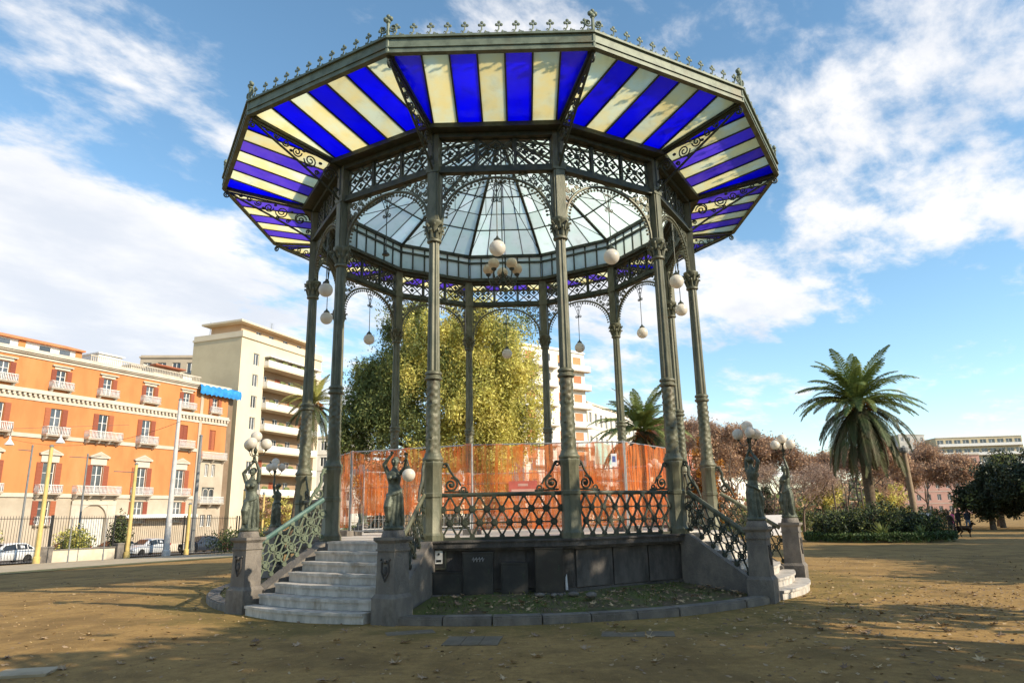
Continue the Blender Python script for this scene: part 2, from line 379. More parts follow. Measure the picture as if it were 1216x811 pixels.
# ------------------------------------------------------------------ kerb and bed round the bandstand
KR = 6.98
def polar(r, deg): return (r*sin(radians(deg)), -r*cos(radians(deg)))
STAIRS = [-30, 60, 150, 240]
HW = math.degrees(math.atan2(1.95, 6.7))
kerb = tag(link('kerb', None), 'ring of worn grey kerb stones edging the bed round the bandstand', kind='structure')
grass = MB()
for i, s in enumerate(STAIRS):
    a0, a1 = s+HW, (STAIRS[(i+1) % 4] + (360 if i == 3 else 0))-HW
    n = 9
    for k in range(n):
        b0 = a0+(a1-a0)*k/n+.09; b1 = a0+(a1-a0)*(k+1)/n-.09
        m_ = MB(); h = .125+.012*random.random(); dr = random.uniform(-.012, .012)
        arc = [b0+(b1-b0)*q/4 for q in range(5)]
        out = [polar(KR+dr, a) for a in arc]; out2 = [polar(KR+dr-.03, a) for a in arc]; inn = [polar(KR-.27+dr, a) for a in arc]
        m_.prism(out+inn[::-1], -.06, h-.025); 
        m_.prism(out2+inn[::-1], h-.0245, h)
        m_.build('kerb_stone', M['basalt_light'], kerb)
    arc = [a0+(a1-a0)*q/24 for q in range(25)]
    for j, (r, z) in enumerate(((KR-.26, .095), (6.2, .15), (5.6, .22), (4.9, .29))):
        for a in arc: grass.v.append((*polar(r, a), z+random.uniform(-.012, .012)))
    o = len(grass.v)-4*25
    for j in range(3):
        for k in range(24):
            q = o+j*25+k; grass.f.append((q, q+1, q+26, q+25)); grass.m.append(0)
M['bed'] = mat('mossy_bed', (.10, .12, .03), (.12, .09, .055), 2.2, .95, 0, 1., 24, c3=(.05, .04, .025))
tag(grass.build('earth_bed', M['bed'], smooth=50), 'mossy earth bed inside the kerb ring', kind='structure')
# tufts of grass and moss in the bed
M['grassleaf'] = mat('grass_blades', (.09, .13, .03), (.16, .17, .05), 3, .8, island=.4, transl=.3)
P = []
while len(P) < 2600:
    r = rng.uniform(5.1, KR-.3); a = rng.uniform(0, 360); 
    if min(abs((a-s+180) % 360-180) for s in STAIRS) < HW+1: continue
    if sin(a*.31)+sin(r*3.1+a*.11)+.8*sin(a*1.7+r) < .1: continue
    x, y = polar(r, a); P.append((x, y, .10+(KR-r)*.09+.02))
gme = leaves('bed_grass', np.array(P), .09, .012, M['grassleaf'], droop=-1.4)
tag(link('bed_grass', gme), 'short grass and moss growing in the bed round the bandstand', 'grass', kind='stuff')
# ------------------------------------------------------------------ bandstand
R = 5.06; T15 = tan(radians(15)); AP = R*cos(radians(15)); FL = 1.205
STK = (-1, 2, 5, 8)                       # the faces that carry stairs
stand = thing('bandstand', 'twelve-sided cast iron bandstand with blue and cream striped glass canopy in the park', 'bandstand')
def face(name, me, k, par=stand): return link(name, me, par, (0, 0, 0), radians(30*k))
def trap(mb, a0, a1, z0, z1, g=0.):       # mitred slab between two apothems of one face
    mb.prism([(-a1*T15+g, -a1), (a1*T15-g, -a1), (a0*T15-g, -a0), (-a0*T15+g, -a0)], z0, z1)
# plinth
mb = MB(); trap(mb, 4.4, 4.90, -.05, 1.02); trap(mb, 4.5, 4.97, .16, .32); trap(mb, 4.5, 5.02, 1.02, 1.07); trap(mb, 4.5, 5.09, 1.07, 1.17); trap(mb, 4.72, 5.12, 1.17, 1.203)
plinth_me = mb.mesh('plinth_wall', M['basalt'])
mb = MB(); mb.box(-.415, -4.94, .34, .415, -4.89, 1.0); panel_me = mb.mesh('panel', M['basalt'])
for k in range(12):
    if k-1 in STK: continue
    kk = k-1
    p = face('plinth_wall', plinth_me, kk)
    for x in (-.865, 0, .865):
        link('panel', panel_me, p, (x, random.uniform(-.006, .006), 0))
mb = MB(); mb.prism([(4.72/cos(radians(15))*sin(radians(30*k+15)), -4.72/cos(radians(15))*cos(radians(30*k+15))) for k in range(12)], 1.1, FL)
mb.build('floor', M['marble_floor'], stand)
# stairs
step_me = []
for k in range(7):
    z1 = FL-k*.172-.001*k; nose = 5.32+.272*k; hw = (.99+.065*k) if k < 5 else (1.36 if k == 5 else 1.40); bul = .05+.028*k
    mb = MB()
    def front(off, n=10):
        return [(hw*(-1+2*i/n), -(nose+off+bul*(1-(-1+2*i/n)**2)-bul*.5)) for i in range(n+1)]
    zb = z1-.17 if k < 6 else -.06
    mb.prism(front(-.03)+[(hw, -(nose-.33)), (-hw, -(nose-.33))], zb, z1-.045)
    mb.prism(front(0)+[(hw, -(nose-.335)), (-hw, -(nose-.335))], z1-.0445, z1)
    step_me.append(mb.mesh('step', M['marble']))
mb = MB(); mb.box(-1.36, -5.6, -.05, 1.36, -4.4, .8); trap(mb, 4.4, 4.9, -.05, 1.0)
for s in (-1, 1):
    # sloping cheek wall from the column to the newel
    a, b = (1.27*s, -4.95), (1.62*s, -6.35); th = .15
    def pt(f, o): return (a[0]+(b[0]-a[0])*f+o*s, a[1]+(b[1]-a[1])*f)
    for f0_, f1_, z0, z1 in ((0, .13, 1.195, 1.195), (.13, 1, 1.195, .38)):
        p = [pt(f0_, -th), pt(f1_, -th), pt(f1_, th), pt(f0_, th)]
        if s > 0: p = [p[1], p[0], p[3], p[2]]; zt = [z1, z0, z0, z1]
        else: zt = [z0, z1, z1, z0]
        mb.hexa([(*q, -.05) for q in p]+[(*q, z) for q, z in zip(p, zt)])
stair_me = mb.mesh('staircase', M['basalt_light'])
newel_me = MB()
def sq(mb, h, z0, z1, h2=None):
    h2 = h2 or h
    mb.hexa([(-h, -h, z0), (h, -h, z0), (h, h, z0), (-h, h, z0), (-h2, -h2, z1), (h2, -h2, z1), (h2, h2, z1), (-h2, h2, z1)])
sq(newel_me, .235, -.08, .40); sq(newel_me, .235, .40, .46, .195); sq(newel_me, .19, .46, 1.12, .178); sq(newel_me, .2, 1.12, 1.15); sq(newel_me, .182, 1.15, 1.245); sq(newel_me, .19, 1.245, 1.29, .228); sq(newel_me, .228, 1.29, 1.335)
newel_mesh = newel_me.mesh('newel_pedestal', M['basalt_light'])
mb = MB()   # carved shield on the front of each newel
mb.tube([(-.07, 0, .95), (-.075, 0, .8), (0, -.01, .66), (.075, 0, .8), (.07, 0, .95)], .018, 6, closed=True)
mb.sphere((0, -.005, .96), .035, 8, 6); mb.sphere((-.09, 0, .99), .022, 8, 6); mb.sphere((.09, 0, .99), .022, 8, 6); mb.sphere((0, 0, .81), .06, 10, 6, sc=(.8, .4, 1.3))
shield_me = mb.mesh('carved_shield', M['basalt'], 40)

# iron lattice: rows of a triangular net with bosses on the nodes
def lattice(x0, x1, nx, zf, rows, tr=.025, y=0., ring=0):
    """zf(x, t) gives the height at x for t in 0..1"""
    mb = MB(); dx = (x1-x0)/nx
    def node(i, r): return (x0+dx*(i+(.5 if r % 2 else 0)), y, zf(x0+dx*(i+(.5 if r % 2 else 0)), r/(rows-1)))
    cnt = lambda r: nx if r % 2 else nx+1
    for r in range(rows-1):
        for i in range(cnt(r)):
            a = node(i, r)
            for j in ((i, i+1) if r % 2 else (i-1, i)):
                if 0 <= j < cnt(r+1): mb.tube([a, node(j, r+1)], tr, 4, flat=.8)
    for r in range(1, rows-1):
        mb.tube([node(0, r), node(cnt(r)-1, r)], tr*.75, 4)
    for r in range(rows):
        for i in range(cnt(r)):
            p = node(i, r)
            if ring and 0 < r < rows-1: mb.tube([(p[0]+ring*cos(2*pi*q/10), p[1], p[2]+ring*sin(2*pi*q/10)) for q in range(10)], .016, 4, closed=True)
            o = len(mb.v)
            mb.lathe([(.045, -.03), (.052, -.012), (.052, .012), (.045, .03)], 8)
            for q in range(o, len(mb.v)):
                X, Y, Z_ = mb.v[q]; mb.v[q] = (p[0]+X, p[1]+Z_, p[2]+Y)
    return mb
lat_me = lattice(-1.12, 1.12, 8, lambda x, t: FL+.06+t*.74, 4, ring=.06).mesh('lattice', M['iron_dark'])
mb = MB(); mb.tube([(-1.13, 0, 2.03), (1.13, 0, 2.03)], .042, 8, flat=.8); hand_me = mb.mesh('handrail', M['iron_dark'], 40)
mb = MB(); mb.box(-1.12, -.03, FL, 1.12, .03, FL+.05); brail_me = mb.mesh('bottom_rail', M['iron_dark'])
def volute():
    mb = MB()
    spiral(mb, (.17, 2.22), .135, 1.7, pi/2, -1, .02, n=6)
    mb.tube([(.03, 0, 2.62), (.10, 0, 2.60), (.15, 0, 2.48), (.22, 0, 2.38), (.31, 0, 2.30), (.36, 0, 2.20)], [.02, .024, .024, .022, .02, .016], 6)
    spiral(mb, (.40, 2.13), .075, 1.5, pi, 1, .017, n=6); spiral(mb, (.06, 2.58), .06, 1.3, 0, 1, .015, n=5)
    mb.lathe([(.02, -.03), (.045, -.02), (.045, .02), (.02, .03)], 8, (.17, 0, 2.22))
    mb.tube([(.04, 0, 2.10), (.5, 0, 2.085)], .018, 5)
    return mb
vol_r = volute(); vol_l = MB(); vol_l.add([(-x, y, z) for x, y, z in vol_r.v], [f[::-1] for f in vol_r.f])
vol_me = [vol_l.mesh('scroll_bracket', M['iron_dark'], 40), vol_r.mesh('scroll_bracket', M['iron_dark'], 40)]
def rotp(k, x, y):
    a = radians(30*k); return (x*cos(a)-y*sin(a), x*sin(a)+y*cos(a), 0)
for k in range(-3, 9):
    if k in STK: continue
    p = link('railing', hand_me, stand, rotp(k, 0, -AP), radians(30*k))
    link('lattice', lat_me, p); link('bottom_rail', brail_me, p)
    link('scroll_bracket', vol_me[1], p, (-1.13, 0, 0)); link('scroll_bracket', vol_me[0], p, (1.13, 0, 0))

def stair_rail(s):
    """lattice under a sloping hand rail from the column to the newel"""
    a, b = Vector((1.30*s, -5.15, 0)), Vector((1.72*s, -6.32, 0)); L = (b-a).length; e = (b-a)/L
    zt = lambda x: 2.0-(x/L)*.80; zb = lambda x: 1.24-(x/L)*.80
    la = lattice(0, L, 5, lambda x, t: zb(x)+.05+t*(zt(x)-zb(x)-.08), 4, .020, ring=.085)
    hr = MB(); hr.tube([(-.02, 0, zt(-.02)+.02), (L, 0, zt(L)+.02)], .05, 8, flat=.7)
    vo = MB()
    vo.tube([(-.06, 0, 2.66), (.0, 0, 2.62), (.06, 0, 2.50), (.05, 0, 2.38), (.10, 0, 2.26), (.22, 0, 2.12), (.30, 0, 1.92)], [.025, .03, .034, .036, .036, .032, .02], 6)
    spiral(vo, (.09, 2.15), .12, 1.6, pi/2, -1, .02, n=6); spiral(vo, (-.02, 2.60), .06, 1.3, 0, 1, .018, n=5)
    Mx = Matrix(((e.x, -e.y, 0, a.x), (e.y, e.x, 0, a.y), (0, 0, 1, 0), (0, 0, 0, 1)))
    return [q.xform(Mx) for q in (hr, la, vo)]
sr = {}
for s in (-1, 1):
    h, l, v = stair_rail(s)
    sr[s] = [(h.mesh('stair_handrail', M['verdigris'], 40), l.mesh('lattice', M['rail_light']), v.mesh('scroll_bracket', M['rail_light'], 40)),
             (h.mesh('stair_handrail', M['iron'], 40), l.mesh('lattice', M['iron_dark']), v.mesh('scroll_bracket', M['iron_dark'], 40))]
for k in STK:
    p = face('staircase', stair_me, k)
    for me in step_me: link('step', me, p)
    for s in (-1, 1):
        n = link('newel_pedestal', newel_mesh, stand, rotp(k, 1.77*s, -6.55), radians(30*k))
        link('carved_shield', shield_me, n, (0, -.188, 0))
        v = 0 if k == -1 and s < 0 else 1
        r_ = face('stair_railing', sr[s][v][0], k); link('lattice', sr[s][v][1], r_); link('scroll_bracket', sr[s][v][2], r_)

# columns
def col_parts(I, tagm):
    mb = MB(); mb.lathe([(.225, FL-.002), (.225, 1.30), (.205, 1.33), (.184, 1.37), (.182, 1.98), (.196, 2.0), (.196, 2.06), (.18, 2.08), (.175, 2.52), (.20, 2.57), (.206, 2.64), (.19, 2.67)], 8, ph=pi/8)
    ped = mb.mesh('column_pedestal', I, 30)
    mb = MB(); mb.lathe([(.19, 2.665), (.205, 2.69), (.205, 2.72), (.175, 2.75), (.16, 2.80), (.158, 2.83)], 20); low_ring = mb
    rr_ = random.Random(3)
    K = 42
    prof = [(.138-.012*i/K, 2.83+i*(4.24-2.83)/K) for i in range(K+1)]
    mb.lathe(prof, 24, rf=lambda i, j: 1+.10*sin(i*.75)*cos(j*pi*8/24+(i//4 % 2)*pi)+.085*rr_.uniform(-1, 1)*(0 < i < K))
    low = mb.mesh('ornamented_shaft', I, 50)
    mb = MB(); mb.lathe([(.145, 4.24), (.172, 4.265), (.172, 4.30), (.142, 4.32), (.142, 4.345), (.168, 4.365), (.165, 4.40), (.13, 4.43)], 20)
    n = 40
    mb.lathe([(.128, 4.43), (.128, 4.5), (.108, 7.1), (.108, 7.14)], n, rf=lambda i, j: 1. if j % 5 in (0, 1) else (.90 if j % 5 in (2, 4) else .83))
    sh = mb.mesh('fluted_shaft', I, 28)
    mb = MB(); mb.lathe([(.115, 7.13), (.15, 7.15), (.15, 7.19), (.118, 7.22), (.12, 7.30), (.135, 7.42), (.17, 7.52), (.19, 7.55), (.19, 7.60), (.15, 7.62)], 16)
    for ring, (z0, rr2, nn, ph) in enumerate(((7.22, .135, 8, 0), (7.34, .155, 8, pi/8))):
        for j in range(nn):
            a = 2*pi*j/nn+ph; pts = [(q*cos(a), q*sin(a), z0+dz) for q, dz in ((rr2-.02, 0), (rr2, .08), (rr2+.03, .15), (rr2+.075, .165), (rr2+.08, .13))]
            mb.tube(pts, [.03, .036, .03, .024, .012], 5)
    cap = mb.mesh('capital', I, 40)
    mb = MB(); mb.box(-.12, -.11, 7.60, .12, .11, 8.70); mb.box(-.085, -.135, 7.62, .085, -.11, 8.69); mb.box(-.145, -.14, 8.70, .145, .13, 8.86); mb.box(-.125, -.115, 8.86, .125, .11, 9.72)
    pil = mb.mesh('pilaster', I)
    return ped, low, sh, cap, pil
CP = col_parts(M['iron'], 'c')
for k in range(12):
    a = 30*k+15
    x, y = polar(R, a); c = link('column', CP[2], stand, (x, y, 0), radians(a))
    link('column_pedestal', CP[0], c); link('ornamented_shaft', CP[1], c); link('capital', CP[3], c); link('pilaster', CP[4], c)

# frieze of pierced panels between two beams
mb = MB()
trap(mb, AP-.08, AP+.08, 8.725, 8.85, .13); trap(mb, AP-.05, AP+.12, 8.69, 8.724, .13); trap(mb, AP-.09, AP+.14, 9.50, 9.70, .12)
for x in (-.41, .41): mb.box(x-.03, -AP-.04, 8.85, x+.03, -AP+.04, 9.50)
fr_me = mb.mesh('frieze', M['iron_dark'])
mb = MB(); w, h = .72, .63
def fl(u, v): return (-w/2+w*u, 0, 8.86+h*v)
for a, b in (((0, 0), (1, 1)), ((0, 1), (1, 0)), ((.5, 0), (1, .5)), ((1, .5), (.5, 1)), ((.5, 1), (0, .5)), ((0, .5), (.5, 0))): mb.tube([fl(*a), fl(*b)], .023, 4)
for a, b in (((0, 0), (1, 0)), ((0, 1), (1, 1)), ((0, 0), (0, 1)), ((1, 0), (1, 1))): mb.tube([fl(*a), fl(*b)], .014, 4)
for u, v in ((.5, .25), (.5, .75), (.25, .5), (.75, .5)):
    p = fl(u, v)
    for q in range(4):
        a = q*pi/2; mb.sphere((p[0]+.042*cos(a), 0, p[2]+.042*sin(a)), .034, 6, 4, sc=(1, .5, 1))
    mb.tube([fl(u-.11, v), fl(u+.11, v)], .010, 4); mb.tube([fl(u, v-.11), fl(u, v+.11)], .010, 4)
p = fl(.5, .5); mb.tube([(p[0]+.055*cos(2*pi*i/10), 0, p[2]+.055*sin(2*pi*i/10)) for i in range(10)], .016, 4, closed=True)
fp_me = mb.mesh('frieze_panel', M['iron_dark'])
for k in range(12):
    p = face('frieze', fr_me, k)
    for x in (-.80, 0, .80): link('frieze_panel', fp_me, p, (x, -AP, 0))

# arches with ball teeth and scrolled spandrels
mb = MB(); tee = MB(); scr = MB()
arc = [(1.15*cos(t), -AP, 7.62+.98*(sin(t)**.92)) for t in [pi*i/36 for i in range(37)]]
mb.tube(arc, .032, 6, flat=1.3)
mb.tube([(1.15*sgn, -AP, z) for sgn in (1,) for z in (7.62, 8.69)], .02, 4); mb.tube([(-1.15, -AP, 7.62), (-1.15, -AP, 8.69)], .02, 4)
arch_me = mb.mesh('arch', M['iron'], 40)
for i in range(1, 36):
    t = pi*i/36; x, z = 1.06*cos(t), 7.62+.90*(sin(t)**.92)
    tee.sphere((x, -AP, z), .030, 6, 4); tee.tube([(x, -AP, z), (1.13*cos(t), -AP, 7.62+.965*(sin(t)**.92))], .012, 4)
tee_me = tee.mesh('ball_teeth', M['iron'])
for s in (-1, 1):
    for (cx_, cz_, r_, tr_, st, sg) in ((.98, 8.54, .105, 1.8, 0, 1), (.80, 8.60, .07, 1.5, pi, 1), (1.06, 8.32, .07, 1.6, pi/2, -1), (1.09, 8.14, .05, 1.4, 0, 1), (.63, 8.635, .048, 1.4, pi, -1),
                                  (.93, 8.36, .055, 1.5, pi, 1), (1.10, 8.00, .035, 1.2, 0, 1), (.50, 8.655, .03, 1.2, 0, 1), (.84, 8.46, .05, 1.4, 0, -1), (1.10, 8.62, .045, 1.3, 0, 1), (1.115, 8.45, .035, 1.2, 0, -1), (.72, 8.52, .035, 1.3, 1, 1)):
        spiral(scr, (s*cx_, cz_), r_, tr_, st if s > 0 else pi-st, sg*s, .017, y=-AP, n=4, seg=12)
    for i in range(16):
        t = radians(24+i*3.6); x, z = 1.15*cos(t)+.04, 7.62+.98*(sin(t)**.92)+.05
        if x < 1.12 and z < 8.67: scr.sphere((s*x, -AP, z), .022, 5, 4, sc=(1, .5, 1))
tee_stuff = True; scr_me = scr.mesh('spandrel_scrolls', M['iron'])
for k in range(12):
    p = face('arch', arch_me, k); tag(link('ball_teeth', tee_me, p), kind='stuff'); tag(link('spandrel_scrolls', scr_me, p), kind='stuff')

# canopy: parallel strips of coloured glass between iron bars
CI, CO, ZI, ZO = 5.17, 7.148, 9.72, 10.06
slope = (ZO-ZI)/(CO-CI); zc = lambda o: ZI+slope*(o-CI)
SW = .522; X0 = -3.5*SW
mb = MB()
for i in range(8):
    x = X0+i*SW; o0 = max(CI, abs(x)/T15+.03) if abs(x) < 1.83 else None
    if o0 is None: o0 = abs(x)/T15+.02
    if o0 < CO-.05: mb.hexa([(x-.016, -CO, zc(CO)-.03), (x+.016, -CO, zc(CO)-.03), (x+.016, -o0, zc(o0)-.03), (x-.016, -o0, zc(o0)-.03), (x-.016, -CO, zc(CO)+.03), (x+.016, -CO, zc(CO)+.03), (x+.016, -o0, zc(o0)+.03), (x-.016, -o0, zc(o0)+.03)])
for s in (-1, 1):    # hip rib halves
    a, b = CI, CO; g = .045
    p = [(s*(b*T15-g), -b, zc(b)-.07), (s*b*T15, -b, zc(b)-.07), (s*a*T15, -a, zc(a)-.07), (s*(a*T15-g), -a, zc(a)-.07)]
    q = [(x, y, z+.12) for x, y, z in p]
    mb.hexa(p+q if s > 0 else [p[1], p[0], p[3], p[2], q[1], q[0], q[3], q[2]])
trap(mb, 4.90, 5.26, 9.60, 9.705, .0)
can_me = mb.mesh('canopy_section', M['iron_dark'])
pane_me = []
for i in range(7):
    xa, xb = X0+i*SW+.014, X0+(i+1)*SW-.014; g = .05
    pts = []
    lim = lambda o: o*T15-g
    def omin(x): return max(CI+.02, (abs(x)+g)/T15)
    pts = [(xa, CO), (xb, CO)]
    lo = [(xb, omin(xb))]
    xk = lim(CI+.02)
    if xa < -xk < xb: lo += [(-xk, CI+.02)]
    if xa < xk < xb: lo += [(xk, CI+.02)]
    lo += [(xa, omin(xa))]
    pts += lo
    pts = [p for j, p in enumerate(pts) if p[1] <= CO+1e-6]
    n = len(pts); mb = MB()
    mb.add([(x, -o, zc(o)-.008) for x, o in pts]+[(x, -o, zc(o)+.004) for x, o in pts], [tuple(range(n)), tuple(range(2*n-1, n-1, -1))]+[(j, n+j, n+(j+1) % n, (j+1) % n) for j in range(n)])
    pane_me.append({c: mb.mesh('glass_pane', M[c]) for c in ('blue', 'violet', 'cream')})
for k in range(12):
    kk = k if k < 7 else k-12
    p = face('canopy_section', can_me, k)
    for i in range(7):
        blue = (i % 2 == 0) == (kk % 2 == 0)
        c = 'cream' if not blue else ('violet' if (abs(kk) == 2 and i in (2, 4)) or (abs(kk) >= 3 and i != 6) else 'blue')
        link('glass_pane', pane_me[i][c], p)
# fascia with cresting
mb = MB(); trap(mb, 7.13, 7.19, 10.02, 10.30); trap(mb, 7.10, 7.235, 10.30, 10.345); trap(mb, 7.12, 7.215, 10.10, 10.13); trap(mb, 7.10, 7.21, 9.99, 10.02)
fas_me = mb.mesh('fascia', M['iron_pale'])
mb = MB()
mb.tube([(-.15, 0, .03), (-.10, 0, .012), (-.04, 0, .05), (0, 0, .12), (0, 0, .2)], .015, 5); mb.tube([(.15, 0, .03), (.10, 0, .015), (.05, 0, .05), (.07, 0, .09)], .014, 5); mb.tube([(-.02, 0, .06), (-.06, 0, .10), (-.075, 0, .07)], .012, 5)
spiral(mb, (.085, .045), .03, 1.2, 0, 1, .008, n=4); mb.sphere((.13, 0, .05), .018, 6, 4)
for dx, dz, r_ in ((0, .262, .034), (-.045, .21, .033), (.045, .21, .033), (0, .19, .028)): mb.sphere((dx, 0, dz), r_, 7, 5, sc=(1, .55, 1))
crest_me = mb.mesh('crest_finial', M['iron_pale'])
mb = MB(); mb.tube([(0, 0, -.35), (0, 0, .4)], [.045, .03], 6)
for s in (-1, 1):
    spiral(mb, (s*.10, .17), .085, 1.5, 0 if s < 0 else pi, s, .016, n=5)
    mb.sphere((s*.05, 0, .38), .05, 8, 6)
mb.sphere((0, 0, .33), .055, 8, 6); mb.sphere((0, 0, .44), .04, 8, 6)
cf_me = mb.mesh('corner_finial', M['iron_pale'], 50)
for k in range(12):
    p = face('fascia', fas_me, k)
    for i in range(12): link('crest_finial', crest_me, p, (-1.76+i*3.52/11, -7.17, 10.345))
    x, y = polar(7.42, 30*k+15); link('corner_finial', cf_me, stand, (x, y, 10.36), radians(30*k+15))
# scrolled brackets carrying the hips (radial plane; out = -Y)
mb = MB(); Z9 = lambda o: ZI-.12+(o-5.35)*(ZO-ZI)/2.05
mb.tube([(0, -5.2, Z9(5.2)), (0, -7.35, Z9(7.35))], .03, 5)
mb.tube([(0, -5.16, 8.75), (0, -5.32, 8.86), (0, -5.55, 9.0), (0, -6.3, 9.40), (0, -7.0, 9.75), (0, -7.3, 9.92)], .028, 5)
mb.tube([(0, -5.17, 8.75), (0, -5.17, 9.6)], .03, 5)
for c_, r_, t_, st, sg in (((-5.47, 9.30), .235, 1.0, 0, 1), ((-5.47, 9.30), .15, 1.6, 0, 1), ((-5.95, 9.48), .16, 1.8, pi, 1), ((-6.28, 9.58), .12, 1.6, 0, -1), ((-6.55, 9.69), .09, 1.5, pi, 1), ((-6.78, 9.78), .07, 1.5, 0, -1), ((-5.78, 9.24), .06, 1.4, 0, 1), ((-6.98, 9.86), .05, 1.3, pi, 1), ((-5.27, 8.98), .06, 1.4, 0, 1), ((-6.05, 9.32), .04, 1.2, 0, 1)):
    spiral(mb, c_, r_, t_, st, sg, .017, plane='yz', y=0., n=5)
spiral(mb, (-7.33, 9.84), .085, 1.5, pi/2, 1, .02, plane='yz', n=5)
for o_, z_ in ((-5.7, 9.5), (-6.12, 9.66), (-6.42, 9.56)): mb.sphere((0, o_, z_), .05, 6, 5, sc=(.5, 1, .7))
br_me = mb.mesh('canopy_bracket', M['iron_dark'])
for k in range(12): link('canopy_bracket', br_me, stand, (0, 0, 0), radians(30*k+15))
# clerestory and dome of milky glass
CA, C0_, C1_ = 4.75, 9.60, 10.48
mb = MB(); trap(mb, CA-.06, CA+.06, C0_-.02, C0_+.08); trap(mb, CA-.06, CA+.06, 10.22, 10.28); trap(mb, CA-.1, CA+.08, C1_-.04, C1_+.05)
hwc = CA*T15
for i in range(7):
    x = -hwc+2*hwc*i/6; w_ = .045 if i in (0, 6) else .022
    mb.box(max(-hwc+.01, x-w_), -CA-.03, C0_+.08, min(hwc-.01, x+w_), -CA+.03, C1_-.04)
trap(mb, CA+.06, 4.90, 9.705, 9.74)
cle_me = mb.mesh('clerestory', M['iron_dark'])
pw = 2*hwc/6
mb = MB(); mb.box(-pw/2+.02, -CA-.006, C0_+.08, pw/2-.02, -CA+.006, 10.22); cp_me = mb.mesh('glass_pane', M['dome'])
mb = MB(); mb.box(-hwc+.04, -CA-.006, 10.28, hwc-.04, -CA+.006, C1_-.04); ct_me = mb.mesh('glass_pane', M['dome'])
DA = [4.68, 3.62, 2.98, 2.30, 1.53, .42]; DZ = [10.52, 11.02, 11.31, 11.60, 11.90, 12.28]
mb = MB()
for i in range(5):
    for s in (-1, 1):
        a, b = DA[i], DA[i+1]; g = .04; p = [(s*(a*T15-g), -a, DZ[i]-.06), (s*a*T15, -a, DZ[i]-.06), (s*b*T15, -b, DZ[i+1]-.06), (s*max(0, b*T15-g), -b, DZ[i+1]-.06)]
        if s < 0: p = [p[1], p[0], p[3], p[2]]
        mb.hexa(p+[(x, y, z+.1) for x, y, z in p])
    a, b = DA[i], DA[i+1]; mb.tube([(-a*T15+.04, -a, DZ[i]), (a*T15-.04, -a, DZ[i])], .03 if i in (0, 1, 3) else .016, 4)
    for c in (-.25, 0, .25):
        q = 2*c if i < 4 else 2*c
        mb.tube([(q*a*T15, -a, DZ[i]), (q*b*T15, -b, DZ[i+1])], .018, 4)
dr_me = mb.mesh('dome_section', M['iron_dark'])
dp = []
for i in range(5):
    for c in range(4):
        a, b = DA[i]-.02, DA[i+1]+.02; u0_, u1_ = -1+c*.5, -.5+c*.5; ga, gb = .02, .015
        sh = lambda o, u, s: o*T15*u+s
        v = [(sh(a, u0_, ga), -a, DZ[i]), (sh(a, u1_, -ga), -a, DZ[i]), (sh(b, u1_, -gb), -b, DZ[i+1]), (sh(b, u0_, gb), -b, DZ[i+1])]
        mb = MB(); mb.hexa([(x, y, z) for x, y, z in v]+[(x, y, z+.012) for x, y, z in v]); dp.append(mb.mesh('glass_pane', M['dome']))
for k in range(12):
    p = face('clerestory', cle_me, k)
    for i in range(6): link('glass_pane', cp_me, p, (-hwc+pw*(i+.5), 0, 0))
    link('glass_pane', ct_me, p)
    p = face('dome_section', dr_me, k)
    for me in dp: link('glass_pane', me, p)
mb = MB(); mb.lathe([(.45, 12.25), (.45, 12.4), (.1, 12.7), (.03, 13.2)], 12); mb.build('lantern_cap', M['iron_dark'], stand, smooth=30)
mb = MB()
for k in range(6):
    a = radians(30*k+15); p, q = polar(4.6, 30*k+15), polar(4.6, 30*k+195)
    mb.tube([(*p, 10.55), (0, 0, 10.95), (*q, 10.55)], .012, 4)
    for e_ in (p, q):
        for f_ in (.45,): mb.tube([(e_[0]*f_, e_[1]*f_, 10.76), (e_[0]*f_, e_[1]*f_, 11.55)], [.012, .012], 4)
mb.build('tie_rods', M['iron_dark'], stand)
# ------------------------------------------------------------------ hanging lamps
mb = MB(); mb.sphere((0, 0, 0), .17, 24, 16); globe_me = mb.mesh('lamp_globe', M['globe'], 60)
mb = MB(); mb.lathe([(.02, .27), (.03, .23), (.07, .2), (.085, .165), (.06, .15)], 12); cap_me = mb.mesh('lamp_cap', M['iron_dark'], 40)
mb = MB(); mb.tube([(0, 0, .2), (0, 0, 1.55)], .011, 5)
for s in (-1, 1):
    mb.tube([(0, 0, 1.0), (s*.05, 0, 1.25), (s*.17, 0, 1.56)], .009, 4); spiral(mb, (s*.07, 1.08), .05, 1.4, 0 if s < 0 else pi, s, .011, n=4); spiral(mb, (s*.05, 1.42), .035, 1.3, 0 if s < 0 else pi, -s, .009, n=4)
mb.sphere((0, 0, 1.3), .03, 6, 4)
rod_me = mb.mesh('hanging_rod', M['iron_dark'])
where = {0: 'in the front arch, large before the chandelier', 1: 'in the arch right of the front one', 2: 'upper of the two seen close together at the right columns', 3: 'lower of the two seen close together at the right columns',
         4: 'against open sky, above the middle palm', 5: 'in the arch right of the back one beside the pale flats', 6: 'in the back arch against the yellow green tree', 7: 'hidden behind the front left column',
         8: 'in the left rear arch before the dark side of the tree', 9: 'lower of the two seen close together at the left columns', 10: 'upper of the two seen close together at the left columns'}
for k in range(12):
    x, y, _ = rotp(k, 0, -AP)
    if k == 11:
        t = thing('hanging_lamp', 'pendant lamp missing its globe in the arch over the left stairs', 'lamp', (x, y, 7.0), radians(30*k), 'lamps hanging from the arches')
        link('lamp_cap', cap_me, t); link('hanging_rod', rod_me, t); continue
    t = thing('hanging_lamp', 'white globe pendant lamp '+where[k], 'lamp', (x, y, 7.0), radians(30*k), 'lamps hanging from the arches')
    link('lamp_globe', globe_me, t); link('lamp_cap', cap_me, t); link('hanging_rod', rod_me, t)
